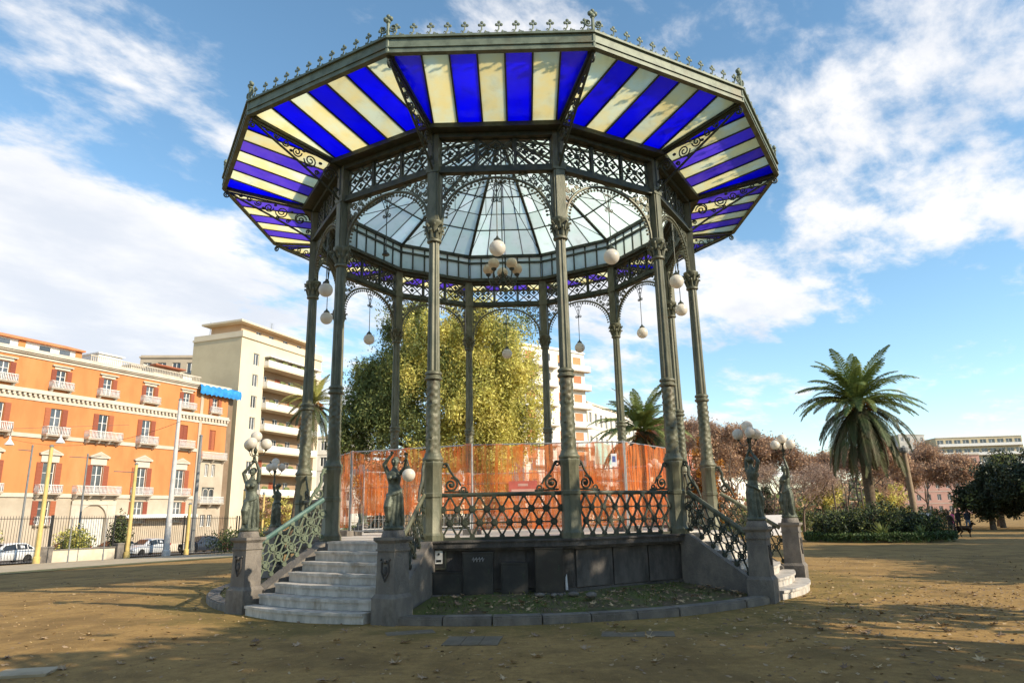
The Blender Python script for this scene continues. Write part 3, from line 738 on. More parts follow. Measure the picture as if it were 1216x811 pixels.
ch = thing('chandelier', 'wrought iron chandelier with five white globes hanging under the dome', 'chandelier', (0, 0, 7.75))
mb = MB(); mb.tube([(0, 0, .1), (0, 0, 4.45)], .016, 6); mb.lathe([(.01, -.06), (.06, -.02), (.03, .06), (.08, .14), (.09, .2), (.03, .3), (.05, .4), (.02, .5)], 10)
mb.build('stem', M['iron_dark'], ch, smooth=40)
mb = MB(); mb.tube([(.05, 0, .2), (.2, 0, .06), (.34, 0, .12), (.42, 0, .3), (.42, 0, .42)], .018, 6); spiral(mb, (.24, .2), .08, 1.5, 0, 1, .014, n=4); spiral(mb, (.12, .34), .06, 1.4, pi, 1, .012, n=4); mb.lathe([(.02, .38), (.07, .42), (.075, .46), (.05, .47)], 10, (.42, 0, 0))
arm_me = mb.mesh('arm', M['iron_dark'])
mb = MB(); mb.sphere((.42, 0, .60), .155, 20, 12); cg_me = mb.mesh('lamp_globe', M['globe_old'], 60)
for i in range(5):
    a = link('arm', arm_me, ch, (0, 0, 0), radians(72*i+20)); link('lamp_globe', cg_me, a)

# ------------------------------------------------------------------ lamp bearing statues on the newels
def statue_figure(pose):
    mb = MB()
    # draped lower body: folds run down the skirt
    prof = [(.165, .0, 0, 0), (.17, .05, 0, 0), (.155, .25, .005, 0), (.15, .45, .015, .01), (.15, .60, .02, .01), (.148, .70, .015, .0), (.125, .80, 0, 0), (.118, .86, -.005, 0), (.14, .95, -.01, 0), (.15, 1.02, -.015, 0), (.14, 1.08, -.015, 0), (.075, 1.13, -.01, 0), (.05, 1.17, -.005, 0), (.048, 1.21, 0, .0)]
    n = 48; o = len(mb.v)
    for r, z, cx_, cy_ in prof:
        for j in range(n):
            a = 2*pi*j/n; f = 1+(.17*sin(8*a+z*3+.8*sin(z*7))+.08*sin(13*a-2*z))*max(0, (.85-z))/.85
            ry = .80 if z > .6 else .92
            mb.v.append((cx_+r*f*cos(a), cy_+r*f*ry*sin(a), z))
    for i in range(len(prof)-1): mb.f += [(o+i*n+j, o+i*n+(j+1) % n, o+(i+1)*n+(j+1) % n, o+(i+1)*n+j) for j in range(n)]
    mb.f += [tuple(o+q for q in range(n-1, -1, -1)), tuple(o+(len(prof)-1)*n+q for q in range(n))]; mb.m += [0]*(len(mb.f)-len(mb.m))
    # sash, bust, bent knee
    mb.tube([(.15*cos(t), .125*sin(t), .70+.07*sin(t*1+.6)) for t in [2*pi*i/16 for i in range(16)]], .026, 6, closed=True)
    mb.tube([(.15, -.02, .72), (.17, -.02, .5), (.175, .0, .2), (.165, .02, .05)], [.03, .045, .05, .04], 6)
    for s in (-1, 1): mb.sphere((s*.06, -.10, .98), .055, 10, 8)
    mb.tube([(-.05, -.08, .62), (-.07, -.15, .42), (-.06, -.12, .15)], [.08, .085, .05], 8)
    # head with face and gathered hair
    hx, hz = .0, 1.30
    mb.sphere((hx, -.01, hz), .078, 14, 10, sc=(.88, 1., 1.2)); mb.sphere((hx, .04, hz+.03), .075, 12, 8); mb.sphere((hx, .10, hz+.03), .045, 8, 6)
    mb.tube([(hx, -.085, hz+.02), (hx, -.105, hz-.015), (hx, -.085, hz-.025)], [.009, .014, .008], 5); mb.sphere((hx, -.075, hz-.06), .022, 8, 6)
    for s in (-1, 1): mb.sphere((hx+s*.03, -.072, hz+.02), .012, 6, 5); mb.sphere((hx+s*.07, 0, hz), .018, 6, 5)
    def arm(sh, el, ha):
        mb.tube([sh, el], [.052, .042], 8); mb.sphere(el, .043, 8, 6); mb.tube([el, ha], [.042, .028], 8)
        d = (Vector(ha)-Vector(el)).normalized(); h = Vector(ha)+d*.04; mb.sphere(h, .034, 8, 6, sc=(.9, .7, 1.15))
        side = d.cross(Vector((0, 1, 0))).normalized()
        for q in range(4):
            b = h+side*(.018*(q-1.5))+d*.02; mb.tube([b, b+d*.035+Vector((0, -.012, 0)), b+d*.045+Vector((0, -.035, 0))], [.0085, .008, .006], 5)
        mb.tube([h+side*.03, h+side*.05+d*.02+Vector((0, -.01, 0)), h+side*.04+d*.045+Vector((0, -.02, 0))], [.01, .009, .007], 5)
    sL, sR = (-.135, 0, 1.06), (.135, 0, 1.06)
    if pose == 'high':       # one arm straight up with the lamp, the other over the head
        arm(sR, (.16, -.03, 1.32), (.075, -.06, 1.54)); arm(sL, (-.20, -.04, 1.27), (-.02, -.06, 1.47))
    elif pose == 'side':
        arm(sR, (.19, -.02, 1.30), (.13, -.05, 1.56)); arm(sL, (-.20, -.03, .86), (-.13, -.13, .68))
    else:
        arm(sR, (.25, -.06, 1.18), (.30, -.14, 1.36)); arm(sL, (-.21, -.04, 1.25), (-.06, -.08, 1.42))
    # round base
    mb.lathe([(.2, -.02), (.21, .0), (.21, .03), (.17, .05)], 20)
    return fuse(mb, 'figure', M['bronze'], .0095, 0)
FIG = {p: statue_figure(p) for p in ('high', 'side', 'low')}
mb = MB(); mb.lathe([(.235, 0), (.235, .02), (.225, .04), (.215, .10), (.19, .13), (.185, .15)], 20); base_me = mb.mesh('round_base', M['basalt_light'], 40)
def lampset(hx, hy, hz):
    st = MB(); st.tube([(hx, hy, hz-.08), (hx, hy, hz+.34)], [.016, .02], 6); st.lathe([(.02, 0), (.045, .04), (.05, .1), (.02, .14)], 8, (hx, hy, hz+.1))
    pos = [(hx, hy, hz+.50)]
    for i in range(3):
        a = 2*pi*i/3+.5; e = (hx+.23*cos(a), hy+.23*sin(a))
        st.tube([(hx, hy, hz+.10), (hx+.08*cos(a), hy+.08*sin(a), hz+.05), (hx+.18*cos(a), hy+.18*sin(a), hz+.09), (*e, hz+.2)], .012, 5)
        st.lathe([(.015, -.05), (.05, 0), (.05, .02)], 8, (*e, hz+.22)); pos.append((*e, hz+.33))
    st.lathe([(.015, -.05), (.05, 0), (.05, .02)], 8, (hx, hy, hz+.37))
    return st.mesh('lamp_arms', M['iron_dark'], 40), pos
mb = MB(); mb.sphere((0, 0, 0), .13, 20, 12); sg_me = mb.mesh('lamp_globe', M['globe'], 60)
LS = {'high': lampset(.05, -.06, 1.60), 'side': lampset(.13, -.05, 1.62)}
STL = {(-1, -1): ('high', 0.5, 'bronze statue raising four white globe lamps, left of the left stairs'), (-1, 1): ('low', .3, 'dark bronze statue with a single loose globe, right of the left stairs'),
       (2, -1): ('high', 1.0, 'dark bronze statue raising four globes, on the nearer right newel'), (2, 1): ('side', -2.4, 'pale sunlit bronze statue raising globes, on the farther right newel'),
       (5, -1): ('high', 0, 'lamp statue at the back stairs whose globes show behind the orange net on the right'), (5, 1): ('side', 0, 'lamp statue at the back right stairs next to the column'),
       (8, -1): ('side', .4, 'lamp statue at the rear left stairs, globes showing through the orange net'), (8, 1): ('side', .2, 'greenish statue seen between the left newel and the yellow pole, behind the stair rail')}
for (k, s), (pose, rz, lab) in STL.items():
    x, y, _ = rotp(k, 1.77*s, -6.55)
    t = thing('lamp_statue', lab, 'statue', (x, y, 1.336), radians(30*k)+rz, 'lamp statues on the stair newels'); t.scale = (.84,)*3
    link('round_base', base_me, t); link('figure', FIG[pose], t, (0, 0, .15))
    if pose == 'low':
        mb = MB(); mb.tube([(.30, -.14, 1.53), (.33, -.15, 1.45), (.36, -.15, 1.36), (.35, -.15, 1.30)], .014, 5); mb.lathe([(.02, .1), (.05, .06), (.06, .02)], 8, (.35, -.15, 1.25)); mb.tube([(.27, -.14, 1.62), (.30, -.14, 1.5), (.20, -.12, 1.40)], .012, 5)
        mb.build('lamp_arms', M['iron_dark'], t); link('lamp_globe', sg_me, t, (.36, -.15, 1.17), scale=1.0)
    else:
        me, pos = LS[pose]; link('lamp_arms', me, t, (0, 0, .15))
        for p in pos: link('lamp_globe', sg_me, t, (p[0], p[1], p[2]+.15))

# ------------------------------------------------------------------ cabinets against the front plinth
M['cab'] = mat('grimy_dark_cabinet', (.030, .030, .029), (.055, .052, .046), 3, .6, 0, .2, 30, c3=(.075, .06, .045))
M['cab2'] = mat('brown_black_cabinet', (.04, .034, .028), (.06, .052, .042), 3, .6, 0, .2, 30, c3=(.03, .028, .026))
def cabinet(x0, x1, z0, z1, d, label, m, extra=None):
    t = thing('utility_cabinet', label, 'cabinet', ((x0+x1)/2, -AP-.035-d/2, z0), 0, 'utility cabinets against the plinth')
    w, h = x1-x0, z1-z0; b = MB(); b.box(-w/2, -d/2, 0, w/2, d/2, h-.02); b.box(-w/2-.012, -d/2-.012, h-.019, w/2+.012, d/2, h); b.build('body', m, t)
    q = MB(); q.box(-w/2+.03, -d/2-.012, .04, w/2-.03, -d/2, h-.06); dr = q.build('door', m, t)
    hn = MB(); hn.box(w/2-.09, -d/2-.024, h*.5, w/2-.065, -d/2-.012, h*.5+.09); hn.build('handle', M['iron_dark'], dr)
    b = MB(); b.box(-w/2-.03, -d/2-.05, -.1, w/2+.03, d/2, -.001); b.build('base_slab', M['basalt_light'], t)
    return t
cabinet(-1.27, -.73, .27, .66, .20, 'low square dark cabinet under the meter box', M['cab'])
c2 = cabinet(-.72, -.17, .25, 1.0, .26, 'tall dark cabinet with a pale scrawl near its top', M['cab'])
mb = MB(); rs = random.Random(5); px_ = -.10
for i in range(4): mb.tube([(px_+.055*i, -.146, .60+rs.uniform(-.02, .03)), (px_+.055*i+.02, -.146, .66), (px_+.055*i+.03, -.146, .58), (px_+.055*i+.05, -.146, .64)], .0035, 4)
mb.build('chalk_scrawl', M['paper'], c2)
cabinet(-.02, .46, .25, .80, .22, 'shorter dark cabinet in the middle of the front plinth', M['cab'])
cabinet(.60, 1.10, .27, 1.05, .27, 'tall brownish cabinet with torn white edge below the right front column', M['cab2'])
t = thing('meter_box', 'pale framed electric meter box above the low cabinet beside the left stairs', 'meter box', (-1.16, -AP-.06, .70))
mb = MB(); mb.box(-.12, -.04, 0, .12, .02, .44); mb.build('frame', M['iron'], t)
mb = MB(); mb.box(-.095, -.05, .025, .095, -.041, .415); mb.build('back_plate', M['cab'], t)
mb = MB(); mb.box(-.08, -.075, .10, .055, -.0505, .33); m_ = mb.build('meter', M['white'], t)
mb = MB(); mb.lathe([(.022, 0), (.022, .01)], 10); mb.xform(Matrix.Translation((-.012, -.0755, .27)) @ Matrix.Rotation(pi/2, 4, 'X')); mb.box(-.06, -.082, .13, .035, -.0752, .17); mb.build('dial', M['black'], m_)
t = thing('broken_edging', 'torn white strip hanging beside the tall brownish cabinet', 'debris', (1.16, -AP-.12, .3))
mb = MB(); mb.hexa([(-.02, -.02, .0), (.02, -.02, .0), (.03, .01, 0), (-.01, .01, 0), (-.015, -.03, .22), (.01, -.03, .28), (.015, .0, .25), (-.01, 0, .21)]); mb.build('torn_strip', M['paper'], t)
for i, (x, y, s) in enumerate(((.66, -5.45, .07), (.90, -5.52, .06), (1.02, -5.50, .05), (1.25, -5.42, .08), (1.55, -5.6, .10))):
    mb = MB(); mb.sphere((0, 0, 0), s, 8, 6, sc=(1.3, .8, .55)); o = mb.build('stone', M['basalt_light'], None, (x, y, .27), i, smooth=50)
    tag(o, ['loose pale stone', 'small grey stone', 'little round stone', 'pale stone chip', 'flat stone slab'][i]+' lying in the bed by the brownish cabinet', 'stone', 'stones lying in the bed')
M['slab'] = mat('earthy_slab', (.15, .12, .085), (.20, .16, .11), 3, .95, 0, .8, 20, c3=(.13, .10, .06))
t = thing('drain_cover', 'flat grey stone drain cover set in the earth before the bandstand', 'drain cover', (-.33, -8.28, 0), -.08)
mb = MB()
for i in range(3): mb.box(-.37+i*.25, -.33, -.03, -.37+i*.25+.243, .33, .012)
mb.build('slab', M['slab'], t)
t = thing('drain_cover', 'half buried stone slab near the corner of the left stairs', 'drain cover', (-1.3, -7.5, 0), .3)
mb = MB(); mb.box(-.35, -.16, -.03, .35, .16, .01); mb.build('slab', M['slab'], t)
t = thing('drain_cover', 'cracked pale slab sunk in the earth before the right part of the kerb', 'drain cover', (1.95, -8.0, 0), -.15)
mb = MB(); mb.box(-.5, -.22, -.03, .1, .2, .008); mb.box(.12, -.2, -.03, .5, .2, .014); mb.build('slab', M['slab'], t)
t = thing('drain_cover', 'pale concrete slab at the lower left corner of the ground', 'drain cover', (-5.5, -9.6, gz(-5.5, -9.6)), .2)
mb = MB(); mb.box(-.3, -.22, -.03, .3, .22, .02); mb.build('slab', M['path'], t)

# ------------------------------------------------------------------ site fence with orange netting
def net_material():
    m = bpy.data.materials.new('orange_net'); m.use_nodes = True; t = m.node_tree; t.nodes.remove(t.nodes['Principled BSDF'])
    co = t.nodes.new('ShaderNodeTexCoord').outputs['Object']
    f = nramp(t, nnoise(t, co, 3, 6, .65), .35, .65)
    q = t.nodes.new('ShaderNodeMix'); q.data_type = 'RGBA'; t.links.new(f, q.inputs[0]); q.inputs[6].default_value = (.93, .21, .05, 1); q.inputs[7].default_value = (.95, .33, .11, 1)
    d = t.nodes.new('ShaderNodeBsdfDiffuse'); tl = t.nodes.new('ShaderNodeBsdfTranslucent'); tp = t.nodes.new('ShaderNodeBsdfTransparent')
    t.links.new(q.outputs[2], d.inputs[0]); t.links.new(q.outputs[2], tl.inputs[0])
    a = t.nodes.new('ShaderNodeMixShader'); a.inputs[0].default_value = .5; t.links.new(d.outputs[0], a.inputs[1]); t.links.new(tl.outputs[0], a.inputs[2])
    # woven strands: open gaps between vertical and horizontal threads, bunched where the net sags
    mp = t.nodes.new('ShaderNodeMapping'); mp.inputs['Scale'].default_value = (14, 14, 1.1); t.links.new(co, mp.inputs[0])
    fold = nnoise(t, mp.outputs[0], 1., 4, .6)
    b = t.nodes.new('ShaderNodeMixShader'); t.links.new(nmath(t, 'ADD', nmath(t, 'MULTIPLY', nramp(t, fold, .38, .64), .55), .25, True), b.inputs[0])
    t.links.new(tp.outputs[0], b.inputs[1]); t.links.new(a.outputs[0], b.inputs[2]); t.links.new(b.outputs[0], t.nodes['Material Output'].inputs['Surface'])
    return m
M['net'] = net_material()
def site_panel(p, q, h, label, netz=(0.1, None), foot=True):
    p, q = Vector(p), Vector(q); d = q-p; L = d.xy.length
    t = thing('site_fence_panel', label, 'fence', p, atan2(d.y, d.x), 'site fence panels with orange netting')
    for x in (0, L):
        mb = MB(); mb.tube([(x, 0, .02), (x, 0, h)], .022, 8); mb.build('post', M['steel'], t, smooth=40)
    for z in (.12, h-.03, h*.55):
        mb = MB(); mb.tube([(0, 0, z), (L, 0, z)], .017 if z != h*.55 else .008, 6); mb.build('crossbar', M['steel'], t, smooth=40)
    mb = MB(); n = int(L/.12)
    for i in range(1, n): mb.tube([(L*i/n, 0, .12), (L*i/n, 0, h-.03)], .0035, 4)
    for z in [.12+j*.27 for j in range(1, 7)]: mb.tube([(0, 0, z), (L, 0, z)], .003, 4)
    tag(mb.build('wire_mesh', M['steel'], t), kind='stuff')
    mb = MB(); nx, nz = 40, 14; z1 = netz[1] or h-.05
    for j in range(nz+1):
        for i in range(nx+1):
            u, v = i/nx, j/nz; sag = .05*sin(u*19+p.x)*sin(u*7+1)*(v > .8)+.02*sin(u*40)
            mb.v.append((L*u, -.03+.018*sin(u*46+3*v)+.012*sin(v*11+u*9), netz[0]+(z1-netz[0])*v+sag*v))
    for j in range(nz):
        for i in range(nx): a = j*(nx+1)+i; mb.f.append((a, a+1, a+nx+2, a+nx+1)); mb.m.append(0)
    mb.build('netting', M['net'], t, smooth=60)
    if foot:
        for x in (.0, L):
            mb = MB(); mb.box(x-.11, -.3, 0.003, x+.11, .3, .13); mb.build('concrete_foot', M['basalt_light'], t)
    return t
site_panel((-.80, -1.40, FL), (2.86, -1.38, FL), 2.13, 'orange net fence panel facing the camera in the middle of the bandstand')
site_panel((-3.97, -.24, FL), (-.80, -1.43, FL), 2.13, 'orange net fence panel turned to the left, behind the single globe statue', (.55, None))
site_panel((2.90, -1.36, FL), (4.50, .95, FL), 2.13, 'orange net fence panel turned to the right, between the right front columns')
site_panel((-4.55, .75, FL), (-4.0, -.22, FL), 2.13, 'short orange net panel closing the left end beside the stairs', (.2, None))
site_panel((-4.15, 2.0, FL), (-1.25, 4.15, FL), 1.75, 'rear orange net panel seen through the left front panel', (.5, None), False)
site_panel((-1.15, 4.2, FL), (1.2, 4.2, FL), 1.75, 'rear orange net panel straight behind the front panel', (.4, None), False)
site_panel((1.3, 4.15, FL), (4.1, 2.1, FL), 1.75, 'rear orange net panel seen through the right part of the front panel', (.4, None), False)
t = thing('notice_sheet', 'white notice sheet with a blue band on the orange net', 'notice', (2.62, -1.455, 2.72))
mb = MB(); mb.box(-.07, -.004, 0, .07, .004, .30); mb.build('sheet', M['paper'], t)
M['blueink'] = mat('blue_print', (.12, .16, .42), None, 4, .8)
mb = MB(); mb.box(-.04, -.006, .10, .04, -.0042, .24); mb.build('printed_band', M['blueink'], t)
M['pinkink'] = mat('pale_pink_print', (.60, .34, .28), None, 4, .8)
M['redink'] = mat('red_print', (.52, .12, .09), None, 4, .8)
t = thing('notice_sheet', 'wide reddish notice board on the orange net near the back column', 'notice', (.42, -1.465, 2.10))
mb = MB(); mb.box(-.34, -.004, 0, .34, .004, .32); mb.build('sheet', M['redink'], t)
mb = MB(); mb.box(-.12, -.006, .20, .12, -.0042, .26); mb.box(-.28, -.006, .05, .28, -.0042, .13); mb.build('printed_band', M['pinkink'], t)
# ------------------------------------------------------------------ buildings
M['orange'] = mat('orange_stucco', (.57, .225, .08), (.48, .185, .065), .5, .9, 0, .2, 20, c3=(.61, .26, .105), stretch=(1, 1, .35))
M['stucco'] = mat('grey_beige_stucco', (.47, .40, .31), (.40, .34, .26), .5, .9, 0, .1, 14)
M['stuccol'] = mat('light_stone_trim', (.58, .52, .43), (.49, .43, .35), .7, .85)
M['shutter'] = mat('red_brown_shutter', (.30, .085, .04), (.24, .065, .032), 2, .7, rnd=.25, stretch=(.3, .3, 9))
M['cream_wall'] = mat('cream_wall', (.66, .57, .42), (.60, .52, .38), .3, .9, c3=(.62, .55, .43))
M['tan_wall'] = mat('tan_party_wall', (.56, .48, .32), (.50, .42, .28), .25, .95, c3=(.46, .39, .26))
M['shaded_wall'] = mat('shaded_side_brown', (.20, .14, .09), (.25, .18, .12), .5, .9)  # shade on the palace's end wall put into a dark brown
M['tarp'] = mat('blue_tarpaulin', (.02, .20, .50), (.03, .28, .62), 1.5, .5, 0, .6, 3)
M['roofo'] = mat('orange_roof', (.62, .24, .10), (.54, .19, .08), 1, .8)
M['redwall'] = mat('brick_red_wall', (.47, .17, .11), (.40, .14, .09), .4, .9)
M['whitewall'] = mat('white_house_wall', (.78, .74, .66), (.70, .66, .58), .3, .9)
M['teal'] = mat('pale_teal', (.36, .58, .50), (.30, .50, .44), .5, .8)
M['pink'] = mat('pink_wall', (.60, .36, .29), (.54, .31, .25), .3, .9)
M['greywall'] = mat('grey_wall', (.42, .41, .38), (.36, .35, .33), .3, .9)
M['awn_o'] = mat('orange_blind', (.60, .25, .12), (.52, .20, .09), 1, .8, rnd=.2)
M['attic'] = mat('tan_attic_wall', (.58, .40, .25), (.52, .35, .21), .4, .9)
M['leafy'] = mat('pot_plant_leaves', (.10, .13, .04), (.18, .19, .06), 9, .8, 0, 1., 12)
M['recess'] = mat('shaded_recess_wall', (.36, .25, .16), (.30, .21, .13), .4, .9)  # shade inside the balconies put into a darker brown wall colour
M['gate'] = mat('pale_door', (.58, .58, .54), (.5, .5, .47), 1.5, .6)

def wall_openings(mb, u0, u1, z0, z1, ops, y0=0., depth=.3):
    us = sorted({u0, u1, *[v for o in ops for v in o[:2]]}); zs = sorted({z0, z1, *[v for o in ops for v in o[2:]]})
    for a, b in zip(us, us[1:]):
        for c, d in zip(zs, zs[1:]):
            um, zm = (a+b)/2, (c+d)/2
            if any(o[0] < um < o[1] and o[2] < zm < o[3] for o in ops): continue
            mb.add([(a, y0, c), (b, y0, c), (b, y0, d), (a, y0, d)], [(0, 1, 2, 3)])
    for a, b, c, d in ops:
        y1 = y0+depth
        mb.add([(a, y0, c), (b, y0, c), (b, y0, d), (a, y0, d), (a, y1, c), (b, y1, c), (b, y1, d), (a, y1, d)],
               [(0, 4, 5, 1), (1, 5, 6, 2), (2, 6, 7, 3), (3, 7, 4, 0)])
WCACHE = {}
def window(par, u, z, w, h, y=.22, shut=0, fm='white', muntin=1, m_sh='shutter', closed=False):
    key = ('w', round(w, 2), round(h, 2), muntin, fm)
    if key not in WCACHE:
        a = MB(); t = .07
        a.box(-w/2, -.04, 0, -w/2+t, .04, h); a.box(w/2-t, -.04, 0, w/2, .04, h); a.box(-w/2+t, -.04, h-t, w/2-t, .04, h); a.box(-w/2+t, -.04, 0, w/2-t, .04, t)
        a.box(-.05, -.05, t, .05, .035, h-t)
        if muntin: a.box(-w/2+t, -.03, h*.66, -.05, .03, h*.66+.05); a.box(.05, -.03, h*.66, w/2-t, .03, h*.66+.05)
        b = MB(); b.box(-w/4+.05, -.008, t, w/4-.05, .008, h-t)
        c = MB(); sw = w/2-.01; c.box(0, -.05, 0, sw, 0, h)
        k = 7
        for i in range(k): zz_ = .08+(h-.16)*i/k; c.box(.06, -.065, zz_, sw-.06, -.051, zz_+(h-.16)/k*.6)
        WCACHE[key] = (a.mesh('window', M[fm]), b.mesh('pane', M['glassdark']), c.mesh('shutter', M[m_sh]))
    a, b, c = WCACHE[key]
    f = link('window', a, par, (u, y, z))
    if closed:
        link('shutter', c, f, (-w/2, -.06, 0)); link('shutter', c, f, (0.01, -.06, 0)); return f
    link('pane', b, f, (-w/4-.01, 0, 0)); link('pane', b, f, (w/4+.01, 0, 0))
    if shut:
        link('shutter', c, f, (-w-.02+.0, -y-.02, 0)); link('shutter', c, f, (w/2+.03, -y-.02, 0))
    return f
def balcony(par, u, z, w, d=.75, h=.85, brackets=2, m='white', solid=False, y=0., sm='stuccol'):
    a = MB(); a.box(-w/2, -d, -.14, w/2, -.001, 0); a.box(-w/2-.04, -d-.05, -.06, w/2+.04, -.001, -.02)
    for i in range(brackets):
        x = -w/2+.25+(w-.5)*i/max(1, brackets-1); a.hexa([(x-.1, -d+.35, -.45), (x+.1, -d+.35, -.45), (x+.1, -.001, -.6), (x-.1, -.001, -.6), (x-.1, -d+.08, -.141), (x+.1, -d+.08, -.141), (x+.1, -.001, -.141), (x-.1, -.001, -.141)])
    b = link('balcony', a.mesh('balcony', M[sm]), par, (u, y, z))
    q = MB(); rd = d-.06
    for p0, p1 in (((-w/2+.05, -rd), (w/2-.05, -rd)), ((-w/2+.05, -rd), (-w/2+.05, -.05)), ((w/2-.05, -rd), (w/2-.05, -.05))):
        q.tube([(*p0, h), (*p1, h)], .04, 4); q.tube([(*p0, .08), (*p1, .08)], .03, 4)
        L = math.dist(p0, p1); n = max(2, int(L/.16))
        if solid:
            q.hexa([(p0[0]-.02, p0[1]-.02, .05), (p1[0]+.02, p1[1]-.02, .05), (p1[0]+.02, p1[1]+.02, .05), (p0[0]-.02, p0[1]+.02, .05), (p0[0]-.02, p0[1]-.02, h), (p1[0]+.02, p1[1]-.02, h), (p1[0]+.02, p1[1]+.02, h), (p0[0]-.02, p0[1]+.02, h)])
        else:
            for i in range(n+1):
                x_, y_ = p0[0]+(p1[0]-p0[0])*i/n, p0[1]+(p1[1]-p0[1])*i/n
                q.tube([(x_, y_, .08), (x_, y_, h*.35), (x_, y_, h)], [.025, .05, .025], 4)
    link('balustrade', q.mesh('balustrade', M[m]), b)
    return b

FAZ = atan2(.919, .394); OZ = -1.5
pal = thing('orange_palace', 'long orange stuccoed palace with red brown shutters and white balconies across the street', 'building', (-51.8, 48.88, OZ), FAZ)
zl = lambda z: z-OZ
U0, U1, U2 = -14., 25.4, 30.2
bays = [-10.4, -4.9, .75, 6.65, 12.1, 17.7, 23.2]
ops = {'g': [], 'n': [], 's': [], 't': []}
for u in bays:
    if abs(u-12.1) < .1: ops['g'].append((u-1.55, u+1.55, zl(-1.4), zl(2.2)))
    else: ops['g'].append((u-.6, u+.6, zl(1.6), zl(4.0)))
    ops['n'].append((u-.65, u+.65, zl(4.75), zl(7.9))); ops['s'].append((u-.6, u+.6, zl(10.75), zl(13.6))); ops['t'].append((u-.55, u+.55, zl(15.75), zl(17.75)))
a = MB(); wall_openings(a, U0, U1, 0-.5, zl(4.35), ops['g']); a.build('ground_floor_wall', M['stucco'], pal)
b = MB(); wall_openings(b, U0, U1, zl(4.75), zl(10.35), ops['n']); wall_openings(b, U0, U1, zl(10.75), zl(14.15), ops['s']); wall_openings(b, U0, U1, zl(15.3), zl(18.55), ops['t'])
b.add([(U0, 0, -.5), (U0, 14, -.5), (U0, 14, zl(19.4)), (U0, 0, zl(19.4))], [(3, 2, 1, 0)])
b.build('orange_wall', M['orange'], pal)
E_ops = [(27.9-.5, 27.9+.5, zl(15.75), zl(17.75)), (27.9-.5, 27.9+.5, zl(10.75), zl(13.4)), (27.1, 27.7, zl(7.3), zl(8.9)), (28.2, 28.8, zl(7.3), zl(8.9)), (26.9, 28.9, zl(3.9), zl(5.9)), (27.0, 27.8, zl(.9), zl(2.4)), (28.1, 28.9, zl(.9), zl(2.4))]
b = MB(); wall_openings(b, U1+.45, U2, zl(9.6), zl(18.55), E_ops[:2], .06); b.build('orange_wall', M['orange'], pal)
b = MB(); wall_openings(b, U1+.45, U2, -.5, zl(9.6), E_ops[2:], .06); b.box(U1, -.12, -.5, U1+.45, .35, zl(18.55)); b.build('stone_bay', M['stucco'], pal)
b = MB(); b.box(U2, .5, -.5, U2+1.3, 4, zl(18.2)); b.build('side_wall', M['shaded_wall'], pal)
b = MB()   # mouldings: string courses, main cornice, roof slab
b.box(U0, -.16, zl(4.35), U1-.001, .3, zl(4.75)); b.box(U0, -.12, zl(10.35), U1-.001, .3, zl(10.75)); b.box(U0, -.1, zl(14.15), U2, .3, zl(14.5)); b.box(U0, -.42, zl(14.85), U2+.1, .3, zl(15.05)); b.box(U0, -.32, zl(15.05), U2, .3, zl(15.3))
b.box(U0, -.05, zl(14.5), U2, .3, zl(14.85))
b.box(U0, -.12, zl(18.55), U2, .3, zl(18.85)); b.box(U0, -.34, zl(18.85), U2, .3, zl(19.0)); b.box(U0, -.5, zl(19.0), U2+.1, .3, zl(19.2)); b.box(U0, -.4, zl(19.2), U2, 14, zl(19.4))
b.box(U0, -.05, -.5, U1-.001, -.001, .5)
for i in range(5): b.box(U0, -.025, 1.0+i*1.0, bays[3]-.7, -.001, 1.04+i*1.0) if False else None
b.build('cornice', M['stuccol'], pal)
b = MB()
n = int((U2-U0)/.52)
for i in range(n): x = U0+.2+i*.52; b.box(x, -.34, zl(14.56), x+.26, -.051, zl(14.848))
tag(b.build('dentils', M['stuccol'], pal), kind='stuff')
b = MB(); c_m = M['stuccol']
for u in bays:
    # nobile: entablature and pediment
    b.box(u-.82, -.06, zl(4.76), u-.66, -.001, zl(7.9)); b.box(u+.66, -.06, zl(4.76), u+.82, -.001, zl(7.9))
b.build('window_surrounds', c_m, pal)
for u in bays:
    q = MB(); q.box(-.95, -.10, 0, .95, -.001, .75); q.box(-1.2, -.3, .75, 1.2, -.001, .9)
    q.add([(-1.25, -.32, .9), (1.25, -.32, .9), (0, -.32, 1.45), (-1.25, -.001, .9), (1.25, -.001, .9), (0, -.001, 1.45)], [(0, 1, 2), (3, 5, 4), (0, 2, 5, 3), (2, 1, 4, 5), (1, 0, 3, 4)])
    q.add([(-.95, -.33, .96), (.95, -.33, .96), (0, -.33, 1.36)], [(0, 1, 2)], 1)
    q.build('pediment', [M['stuccol'], M['stucco']], pal, (u, 0, zl(7.95)))
    q = MB(); q.box(-1.15, -.25, 0, 1.15, -.001, .13); q.box(-.85, -.08, -.3, .85, -.001, 0); q.build('window_hood', M['stuccol'], pal, (u, 0, zl(18.1)))
    window(pal, u, zl(15.75), 1.1, 2.0, shut=1); balcony(pal, u, zl(15.74), 2.5, .6, .72, 2)
    wide = abs(u-12.1) < .1
    cl_ = abs(u-23.2) < .1
    window(pal, u, zl(10.76), 1.2, 2.84, shut=not cl_, closed=cl_); balcony(pal, u, zl(10.75), 4.2 if wide else 2.6, .85, .85, 4 if wide else 2)
    window(pal, u, zl(4.76), 1.3, 3.14, shut=1); balcony(pal, u, zl(4.75), 5.4 if wide else 2.6, .8, .85, 4 if wide else 2)
    if not wide:
        window(pal, u, zl(1.61), 1.2, 2.38, shut=1); balcony(pal, u, zl(1.6), 1.8, .4, .8, 2)
